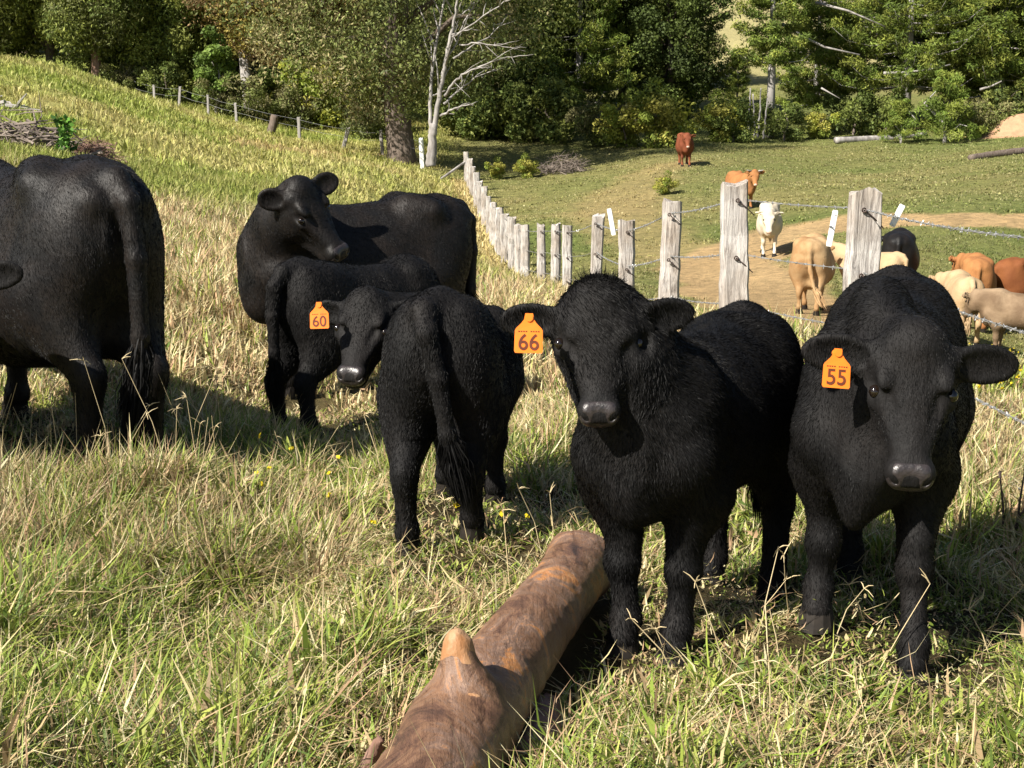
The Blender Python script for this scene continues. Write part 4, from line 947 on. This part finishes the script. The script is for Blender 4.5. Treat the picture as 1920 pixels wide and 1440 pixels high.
def limb_tree(h, cr, cz0, nl, nclump, per, size, cols, bark, tr=.25, seed=0, droop=.3, el=.5, clr=1.0, shape='round', sx=1.0, lean=0.0):
    r_ = np.random.default_rng(seed); mb = MB(); tw = []
    top = np.array([lean, 0, h*.8]); base = np.zeros(3)-[0, 0, .4]
    tp = [base, [0, 0, .3], [r_.normal(0, .15), r_.normal(0, .15), h*.25], [lean*.5+r_.normal(0, .3), r_.normal(0, .3), h*.5], top]
    mb.tube(tp, [tr*1.5, tr*1.15, tr*.9, tr*.6, tr*.15], 10, wob=.12, seed=seed)
    C = []
    for i in range(nl):
        z = cz0*.6 + (h*.8-cz0*.6)*(i+.5)/nl; a = i*2.4+r_.random(); t = (z-cz0)/(h-cz0)
        w = {'round': math.sin(math.pi*min(1, max(.12, t*.9+.12))), 'column': .9-.35*abs(t-.4), 'cone': 1.1-t}[shape]
        l = cr*w*(.6+.5*r_.random()); e = np.array([math.cos(a)*l*sx, math.sin(a)*l, z+l*.35*(1-t*.3)]); s0 = np.array([lean*z/h, 0, z*.9])
        mid = (s0+e)/2+np.array([0, 0, .2+.15*l]); mb.tube([s0, mid, e], [tr*.42*(1-t*.5), tr*.25*(1-t*.5), .02], 6)
        for q in (.45, .7, .9, 1.0): C.append(s0*(1-q)+e*q+r_.normal(0, .35, 3)*min(1, cr/3))
    while len(C) < nclump:
        d = r_.normal(0, 1, 3); d /= np.linalg.norm(d); t = r_.random(); z = cz0+(h-cz0)*t
        w = {'round': math.sqrt(max(.02, 1-(2*t-1)**2)), 'column': 1-.45*t**2, 'cone': 1.05-t}[shape]
        a = r_.random()*2*math.pi; q = cr*w*(.45+.6*r_.random()); C.append(np.array([math.cos(a)*q*sx+lean*t, math.sin(a)*q, z+r_.normal(0, .2)]))
    C = np.array(C[:nclump]); R = clr*(.55+.7*r_.random((len(C), 1)))*np.array([[1, 1, .75+.5*droop]])
    return mb.mesh(name='trunk', mat=bark, smooth=True), crown_mesh('crown', [leaves(C, R, per, size, cols, droop, el)])
def pine_tree(h, seed=0, bl=3.6, z0=2.5, cols=((.15, .195, .035), (.21, .235, .045), (.11, .155, .03)), dens=1.0, dead=.10, step=.6):
    r_ = np.random.default_rng(seed); mb = MB(); tw = MB(); C = []; R = []
    mb.tube([[0, 0, -.4], [0, 0, h*.3], [.1, 0, h*.65], [.05, 0, h]], [.26, .21, .13, .03], 10, wob=.06, seed=seed)
    z = z0
    while z < h-.5:
        k = r_.integers(4, 7); a0 = r_.random()*6.28; L = bl*(1-((z-z0)/(h-z0))**1.5*.8)*(.8+.4*r_.random())
        for j in range(k):
            a = a0+j*2*math.pi/k+r_.normal(0, .2); l = L*(.7+.5*r_.random()); d = np.array([math.cos(a), math.sin(a), 0])
            p0 = np.array([0, 0, z]); p1 = p0+d*l*.5+[0, 0, -.05*l]; p2 = p0+d*l+[0, 0, .12*l+.1]; p15 = p0+d*l*.8+[0, 0, 0]
            mb.tube([p0, p1, p15, p2], [.045, .03, .02, .008], 5)
            if r_.random() < dead: continue
            for q in np.arange(.38, 1.04, .13/dens):
                c = (p0*(1-q/.5)+p1*(q/.5)) if q < .5 else (p1*(1-(q-.5)/.5)+p2*((q-.5)/.5)); sd = np.array([-d[1], d[0], 0])
                for m_ in (-1, 1): C.append(c+sd*m_*r_.random()*.42*l*.35+r_.normal(0, .08, 3)+[0, 0, .08]); R.append(np.array([.44, .44, .30])*(.7+.6*r_.random()))
        z += step*(.7+.6*r_.random())*(1 if z < h*.7 else .7)
    for _ in range(14): C.append(np.array([r_.normal(0, .15), r_.normal(0, .15), h-.2-r_.random()*1.0])); R.append(np.array([.3, .3, .3]))
    C = np.array(C); R = np.array(R); per = 60
    return mb.mesh('trunk', M['paleb'], True), crown_mesh('crown', [leaves(C, R, per, .23, cols, -.35, .26, cv=.40)])
OLIVE = [(.17, .205, .05), (.22, .245, .06), (.13, .17, .045)]; DARK = [(.075, .105, .028), (.10, .135, .032), (.135, .16, .04)]
AUT = [(.38, .31, .085), (.40, .28, .12), (.27, .26, .065), (.32, .22, .11)]; YEL = [(.30, .31, .05), (.22, .27, .05), (.34, .32, .07)]
GUMC = [(.15, .175, .055), (.19, .205, .065), (.11, .135, .045), (.24, .21, .10)]; LIME = [(.17, .245, .05), (.13, .20, .04)]
PR = {}
PR['olive'] = limb_tree(13, 3.3, 1.2, 14, 150, 300, .20, OLIVE, M['bark'], .22, 1, .9, .34, 1.0, 'column')
PR['olive2'] = limb_tree(11.5, 3.0, 1.6, 12, 130, 300, .20, OLIVE+[(.11, .12, .04)], M['redbark'], .20, 2, .8, .34, 1.05, 'round')
PR['broad'] = limb_tree(12, 4.0, 1.2, 12, 140, 300, .20, DARK, M['bark'], .26, 3, .1, .6, 1.15, 'round')
PR['broad2'] = limb_tree(9, 3.6, .8, 10, 110, 290, .19, DARK+[(.08, .11, .03)], M['paleb'], .2, 4, .2, .55, 1.05, 'round')
PR['autumn'] = limb_tree(12, 5.6, 4.4, 14, 150, 290, .17, AUT, M['paleb'], .3, 5, .4, .5, 1.1, 'round', 1.1)
PR['gum'] = limb_tree(14.5, 7.4, 2.6, 20, 330, 330, .15, GUMC, M['bark'], .46, 6, .7, .4, 1.15, 'round', .9)
PR['pine'] = pine_tree(15, 7, 4.0, 2.2); PR['pine2'] = pine_tree(13.5, 8, 3.4, 1.6, dens=1.1); PR['pine3'] = pine_tree(16, 9, 4.6, 2.6, dead=.22)
PR['slim'] = pine_tree(12.5, 17, 2.1, 4.2, dead=.3, step=.75)
PR['bush'] = limb_tree(2.3, 1.5, .25, 6, 30, 170, .17, YEL, M['twig'], .06, 10, .1, .55, .55, 'round')
PR['bush2'] = limb_tree(2.2, 1.5, .2, 6, 30, 170, .16, DARK+OLIVE, M['twig'], .06, 11, .1, .5, .55, 'round')
PR['bush3'] = limb_tree(1.6, 1.3, .15, 6, 24, 150, .15, [(.13, .15, .045), (.17, .16, .07)], M['twig'], .05, 12, .1, .4, .5, 'round')
PR['lime'] = limb_tree(4.8, 1.15, .8, 8, 40, 150, .22, LIME, M['paleb'], .10, 13, .2, .7, .5, 'column')
PR['young'] = limb_tree(3.6, 1.5, .15, 12, 60, 140, .20, [(.12, .17, .03), (.16, .19, .035)], M['paleb'], .08, 14, -.3, .22, .45, 'cone')
USED = set()
def plant(kind, px, py, Y, sc, label, cat='tree', group=None, rz=None, name=None, sink=0):
    p = W(px, py, Y); z = g1(p[0], Y)-sink; o = empty(name or {'pine': 'pine_tree', 'slim': 'pine_tree', 'bush': 'bush'}.get(kind.rstrip('23'), 'tree'), (p[0], Y, z), rng.random()*6.28 if rz is None else rz)
    o.scale = (sc*(.93+.14*rng.random()), sc*(.93+.14*rng.random()), sc); tag(o, label, cat, group)
    tr, cr = PR[kind]
    link('trunk', tr, o); link('crown', cr, o); return o
for a in [
    ('olive', -95, 120, 84, 1.05, 'dark olive tree beyond the top left corner of the slope'), ('olive2', -20, 120, 82, 1.15, 'dark olive tree at the very left edge, trunk hidden by the slope'),
    ('broad', 25, 140, 88, 1.25, 'darkest tree of the left corner, behind the crest of the slope'), ('olive', 98, 150, 84, 1.1, 'tall olive green tree left of the gap of shade over the slope'),
    ('olive2', 182, 170, 82, 1.2, 'olive tree with a reddish trunk where the wood meets the slope'), ('olive', 262, 185, 86, 1.15, 'dense olive tree behind the first pale fence posts'),
    ('olive', 325, 200, 85, 1.12, 'olive tree with a straight right edge left of the yellowing tree'), ('broad', 370, 205, 92, 1.1, 'dark tree between the olive trees and the yellowing tree'),
    ('autumn', 470, 230, 84, 1.1, 'broad tree with yellow brown leaves above the leaning stump'), ('autumn', 610, 225, 86, 1.1, 'broad brownish tree with a rusty crown left of the great gum tree'),
    ('broad', 540, 228, 97, 1.15, 'dark tree in the gap between the two yellowing trees'), ('gum', 752, 292, 65.5, 1.2, 'great gum tree with a thick red brown trunk at the end of the pale fence'),
    ('broad', 690, 235, 95, 1.15, 'dark tree behind the great gum tree, left of its trunk'), ('broad2', 905, 258, 80, 1.15, 'rounded dark tree just right of the dead white tree'),
    ('olive2', 960, 258, 86, 1.2, 'tall dull green tree behind the bare white branches'), ('broad', 1035, 258, 88, 1.1, 'dark leafy tree above the long patch of shade'),
    ('pine2', 1085, 256, 82, .95, 'bright green pine left of the middle of the treeline'), ('pine', 1165, 256, 86, .95, 'pine with a forked look above the red cow'),
    ('broad', 1245, 256, 84, .85, 'dark rounded tree directly above the red cow'), ('pine2', 1292, 256, 88, .74, 'pine at the left side of the gap in the treeline'),
    ('slim', 1443, 262, 77, .92, 'slender pine with a bare grey lower trunk right of the gap'), ('pine2', 1528, 258, 82, .78, 'pine with pale bare branches right of the slender pine'),
    ('pine3', 1610, 256, 82, .82, 'wide pine with long white bare branches'), ('pine3', 1697, 252, 79, .9, 'tall pine with a white trunk seen through its branches'),
    ('pine', 1790, 250, 84, 1.0, 'full green pine between the white trunked pine and the right edge'), ('pine2', 1868, 246, 80, 1.1, 'dense pine near the right edge above the earth mound'),
    ('pine', 1950, 246, 82, 1.1, 'pine cut off by the right edge of the view'), ('broad', 2040, 246, 86, 1.1, 'dark tree outside the right edge'),
    ('pine2', 1380, 258, 84, .30, 'small young pine standing low in the gap of the treeline'), ('lime', 405, 214, 79, .85, 'small bright lime green tree behind the third pale post'),
    ('young', 1772, 250, 72, 1.05, 'young feathery light green conifer below the white trunked pine'), ('young', 1690, 250, 73, .65, 'smallest feathery conifer left of the young light green one'),
]: plant(*a)
BACK = ['outside the left edge', 'at the left corner behind the crest', 'behind the dark corner tree', 'behind the tall olive tree', 'behind the olive tree with reddish trunk', 'behind the first pale posts', 'behind the straight edged olive tree', 'left of the yellow brown tree', 'behind the yellow brown tree', 'between the two yellowing trees', 'behind the rusty crowned tree', 'left of the great gum trunk', 'behind the great gum tree', 'behind the dead white tree', 'above the first branches of the dead tree', 'behind the tall dull green tree', 'behind the leftmost pine', 'behind the forked pine', 'between the white trunked pine and the edge', 'near the right edge behind the dense pine', 'outside the right edge behind the pines']
for i, (px, Y, k, sc) in enumerate([(-130, 104, 'broad', 1.3), (-40, 106, 'olive', 1.3), (60, 104, 'broad', 1.3), (140, 102, 'olive', 1.3), (225, 104, 'broad', 1.3), (300, 106, 'olive', 1.3), (390, 106, 'broad', 1.35), (455, 108, 'olive', 1.3), (540, 112, 'broad', 1.35), (620, 108, 'olive', 1.3), (700, 110, 'broad', 1.3), (785, 104, 'broad', 1.3), (855, 106, 'olive', 1.3), (930, 104, 'broad', 1.3), (1010, 106, 'olive', 1.25), (1095, 104, 'broad', 1.2), (1180, 106, 'broad', 1.2), (1745, 106, 'broad', 1.3), (1825, 108, 'broad', 1.3), (1910, 104, 'broad', 1.3), (1990, 106, 'broad', 1.3)]):
    plant(k, px, 230, Y, sc, 'dark second row tree '+BACK[i], group='second row of trees')
for i, (k, px, py, Y, sc, lab) in enumerate([('bush', 1175, 256, 72, .95, 'yellow green bush left of the red cow, its left half'), ('bush', 1228, 262, 71, 1.1, 'brightest yellow green bush right behind the red cow'),
    ('bush', 1345, 258, 74, .85, 'yellow green bush just right of the red cow'), ('bush2', 1375, 256, 74, .8, 'low bush beneath the gap in the treeline'), ('bush2', 1035, 256, 77, 1.4, 'large dark leafy bush above the shade patch'), ('bush2', 965, 254, 78, 1.3, 'dark bush right of the dead tree'),
    ('bush3', 1118, 256, 74, 1.2, 'pale green upright bush left of the yellow green bushes'), ('bush2', 1470, 262, 76, .8, 'bush at the foot of the slender pine'), ('bush', 1535, 262, 77, .6, 'low light bush left of the pale log'), ('bush2', 1600, 256, 78, .95, 'bush behind the long pale log'),
    ('bush3', 1830, 250, 74, 1.0, 'dry brownish bush right of the feathery conifer'), ('bush2', 1880, 238, 77, 1.1, 'dark bush above the earth mound'), ('bush3', 470, 238, 79, 1.3, 'grey green scrub above the leaning stump'), ('bush2', 520, 236, 82, 1.2, 'dark scrub bush right of the leaning stump'),
    ('bush', 600, 242, 82, 1.6, 'sunlit yellow green scrub left of the gum trunk'), ('bush3', 560, 246, 80, 1.2, 'low grey scrub behind the pale posts'), ('bush', 660, 248, 80, 1.5, 'sunlit scrub close behind the gum trunk'), ('bush3', 690, 258, 77, 1.2, 'dull scrub left of the gum trunk'),
    ('bush3', 425, 228, 79, 1.1, 'scrub around the fourth pale post'), ('bush2', 870, 256, 79, 1.4, 'dark shaded bush behind the dead tree'), ('bush3', 240, 172, 82, .8, 'thin scrub at the foot of the left wood'), ('bush2', 310, 194, 82, .9, 'dark scrub between the first pale posts'),
    ('bush2', 1420, 262, 78, .8, 'bush behind the thin bare trunks'), ('bush2', 1660, 254, 78, 1.0, 'bush between the pines and the pale log'), ('bush', 1250, 344, 52, .28, 'small yellow flowering weed clump between the trail and the red cow'), ('bush', 930, 312, 63, .33, 'yellow flowering weeds behind the fence corner'), ('bush', 985, 308, 63, .36, 'yellow flowering weeds left of the dead bush')]):
    plant(k, px, py, Y, sc, lab, 'bush', 'bushes along the treeline')
def tube_tree(name, label, specs, mat, cat='tree'):
    c0 = W(*specs[0][0][0]); z = g1(c0[0], c0[1]); rt = empty(name, (c0[0], c0[1], z)); tag(rt, label, cat); o = np.array([c0[0], c0[1], z])
    for j, (pts, r0, r1) in enumerate(specs):
        P = np.array([W(*p) for p in pts])-o; n = len(P); t = np.linspace(0, n-1, n*4); Q = np.stack([np.interp(t, range(n), P[:, k]) for k in range(3)], 1)
        if n > 2:
            Q[1:-1] = (Q[:-2]+2*Q[1:-1]+Q[2:])/4
        Q[1:-1] += rng.normal(0, .02, Q[1:-1].shape)
        mb = MB(); mb.tube(Q, np.linspace(r0, r1, len(Q)), 8, wob=.12, seed=j)
        if j > 0:
            for q in range(8):
                b = Q[int(len(Q)*(.25+.085*q))]; d = norm(Q[-1]-Q[0])*.8+rng.normal(0, .45, 3); l = np.linalg.norm(Q[-1]-Q[0])*.22; mb.tube([b, b+d*l*.5+rng.normal(0, .05, 3), b+d*l], [r1*1.2+.006, r1+.004, .004], 5)
        mb.build('trunk' if j == 0 else 'branch', mat, rt, True)
tube_tree('dead_tree', 'dead white leafless tree with a split trunk beside the great gum tree', [
    ([(808, 312, 61.0), (810, 275, 61.0), (813, 232, 61.0)], 0.224, 0.154), ([(812, 255, 61.0), (817, 225, 61.0), (829, 150, 61.0), (838, 100, 61.0), (850, 40, 61.0), (862, -20, 61.0), (872, -90, 61.0)], 0.122, 0.028),
    ([(806, 250, 61.2), (807, 200, 61.4), (809, 140, 61.5), (822, 60, 61.6), (834, -10, 61.8), (838, -90, 62.0)], 0.088, 0.028), ([(826, 218, 61.0), (850, 203, 60.5), (888, 197, 60.0)], 0.061, 0.014),
    ([(834, 180, 61.0), (850, 155, 60.6), (875, 135, 60.2), (940, 109, 59.6), (1000, 102, 59.0)], 0.068, 0.010), ([(832, 195, 61.0), (860, 170, 61.4), (890, 145, 61.6), (940, 127, 62.0)], 0.054, 0.010),
    ([(846, 70, 61.0), (872, 55, 60.5), (915, 25, 60.0), (965, -10, 60.0)], 0.048, 0.014), ([(850, 110, 61.0), (872, 95, 61.4), (925, 62, 61.8), (952, 30, 62.0)], 0.048, 0.010), ([(862, 84, 61.0), (900, 80, 60.6), (935, 86, 60.2), (985, 96, 60.0)], 0.034, 0.008),
    ([(836, 110, 61.0), (855, 85, 61.2), (868, 45, 61.4), (890, 5, 61.6), (900, -40, 62.0)], 0.041, 0.014), ([(850, 40, 61.0), (880, 15, 61.2), (905, -25, 61.4)], 0.034, 0.014)], M['dead'])
for i, (x, y, y2, dx) in enumerate([(1403, 250, 185, 2), (1416, 253, 196, -2), (1421, 252, 185, 3), (1431, 254, 205, 4)]):
    tube_tree('sapling', ['thin bare sapling trunk, leftmost of the four by the slender pine', 'second thin bare sapling trunk from the left by the slender pine', 'third thin bare sapling trunk from the left by the slender pine', 'short leaning sapling trunk nearest the slender pine'][i], [([(x, y+6, 75.5), (x+dx, (y+y2)/2, 75.5), (x+dx*2, y2-20, 75.6)], .06, .03)], M['paleb'])
for i, (pts, r, lab) in enumerate([([(1466, 45, 78), (1500, 66, 77.6), (1545, 88, 77), (1612, 103, 76.6)], .10, 'long white dead branch reaching out of the pines, upper one'), ([(1657, 137, 77), (1700, 136, 76.5), (1745, 130, 76), (1782, 121, 76)], .08, 'white bare branch crossing the trunk of the tall pine'), ([(1838, 168, 77), (1858, 162, 76.6), (1878, 152, 76)], .08, 'short white broken branch right of the tall pine'), ([(1530, 5, 78), (1590, 20, 77), (1660, 50, 76.6)], .08, 'white bare branch at the upper edge, left of the tall pine'), ([(1540, 165, 77), (1575, 185, 76.5)], .05, 'short pale branch low in the wide pine')]):
    o = W(*pts[0]); mb = MB(); P = [W(*p)-o for p in pts]; mb.tube(P, np.linspace(r, r*.35, len(P)), 7, wob=.2, seed=i); b = mb.build('bare_branch', M['dead'], None, True); b.location = tuple(o); tag(b, lab, 'branch', 'bare white branches in the pines')
# leafy vine in front of the brush pile
def vine():
    c = W(125, 290, 29.3); z = g1(c[0], c[1]); C = []; r_ = np.random.default_rng(5)
    for i in range(16): C.append([r_.normal(0, .10)+.08*(i/16), r_.normal(0, .08), .75-.65*i/16])
    V, T, Cc = leaves(np.array(C), np.full((16, 3), .12), 12, .12, [(.12, .26, .04), (.06, .13, .03)], .6, .7)
    rt = empty('leafy_vine', (c[0], c[1], z)); tag(rt, 'green broad leaved vine growing up through the brush pile', 'plant'); link('leaves', mesh_np('leaves', V, T, Cc, False, M['leaf']), rt)
    mb = MB(); mb.tube([[0, 0, -.1], [.05, 0, .3], [0, 0, .75]], [.015, .012, .006], 6); mb.build('stem', M['twig'], rt)
vine()
build_grass()
# long seed stems standing up in front of the left cow and beside the log
def seed_stems():
    P0, P1, P2 = [], [], []; spots = [(rng.uniform(-20, 420), rng.uniform(850, 930)) for _ in range(38)]+[(rng.uniform(420, 1000), rng.uniform(820, 1050)) for _ in range(18)]+[(rng.uniform(1250, 1900), rng.uniform(1130, 1300)) for _ in range(10)]+[(rng.uniform(0, 1900), rng.uniform(1000, 1440)) for _ in range(16)]
    V = MB(); r_ = np.random.default_rng(12)
    for i, (px, py) in enumerate(spots):
        b = hit(px, py); hgt = r_.uniform(.25, .62) if i < 38 else r_.uniform(.15, .36); d = np.array([r_.normal(0, .35), r_.normal(0, .3), 1]); d = norm(d); k = np.array([r_.normal(0, .12), r_.normal(0, .1), 0])*hgt
        tip = b+d*hgt+k*1.5; V.tube([b-[0, 0, .02], b+d*hgt*.5+k*.4, tip], [.0021, .0016, .0010], 4, False)
        if r_.random() < .7:
            for q in range(r_.integers(3, 6)):
                e = norm(np.array([r_.normal(0, 1), r_.normal(0, 1), r_.normal(.3, .5)])); l_ = r_.uniform(.4, 1.1); V.tube([tip, tip+e*.026*l_+[0, 0, .004], tip+e*.055*l_], [.0014, .0017, .0007], 4, False)
    m = V.mesh('seed_stems', simple('seed_stem', (.46, .36, .20), (.56, .46, .28), 3, .7, .2, 0)); tag(link('seed_stems', m), 'long dry grass stems with star shaped seed heads rising above the front grass', 'grass', kind='stuff')
seed_stems()
def flowers():
    pts = [hit(rng.normal(1880, 28), rng.normal(715, 26)) for _ in range(150)]+[hit(rng.uniform(440, 640), rng.uniform(880, 1010)) for _ in range(9)]+[hit(rng.uniform(600, 1060), rng.uniform(1020, 1060)) for _ in range(5)]
    C = np.array([p+[0, 0, rng.uniform(.12, .22)] for p in pts]); V, T, Cc = leaves(C, np.full((len(C), 3), .010), 6, .016, [(.75, .60, .03)], 0, .9)
    tag(link('yellow_flowers', mesh_np('yellow_flowers', V, T, Cc, False, M['leaf'])), 'small yellow flowers scattered in the grass, thickest right of the calf with tag 55', 'flowers', kind='stuff')
flowers()

def stalks():
    b = hit(1895, 1012); rt = empty('dead_thistle', b); tag(rt, 'dark dead stalks in the shade right of the calf with tag 55', 'plant')
    for i, (dx, l, t) in enumerate([(-.03, .27, -.03), (.02, .30, .02), (.06, .25, .04), (.0, .18, .08)]):
        mb = MB(); mb.tube([[dx, 0, -.03], [dx+t*.3, 0, l*.5], [dx+t, 0, l]], [.006, .005, .003], 6); mb.tube([[dx+t, 0, l-.01], [dx+t, 0, l+.02]], [.007, .005], 6); mb.build('stalk', M['tie'], rt)
stalks()
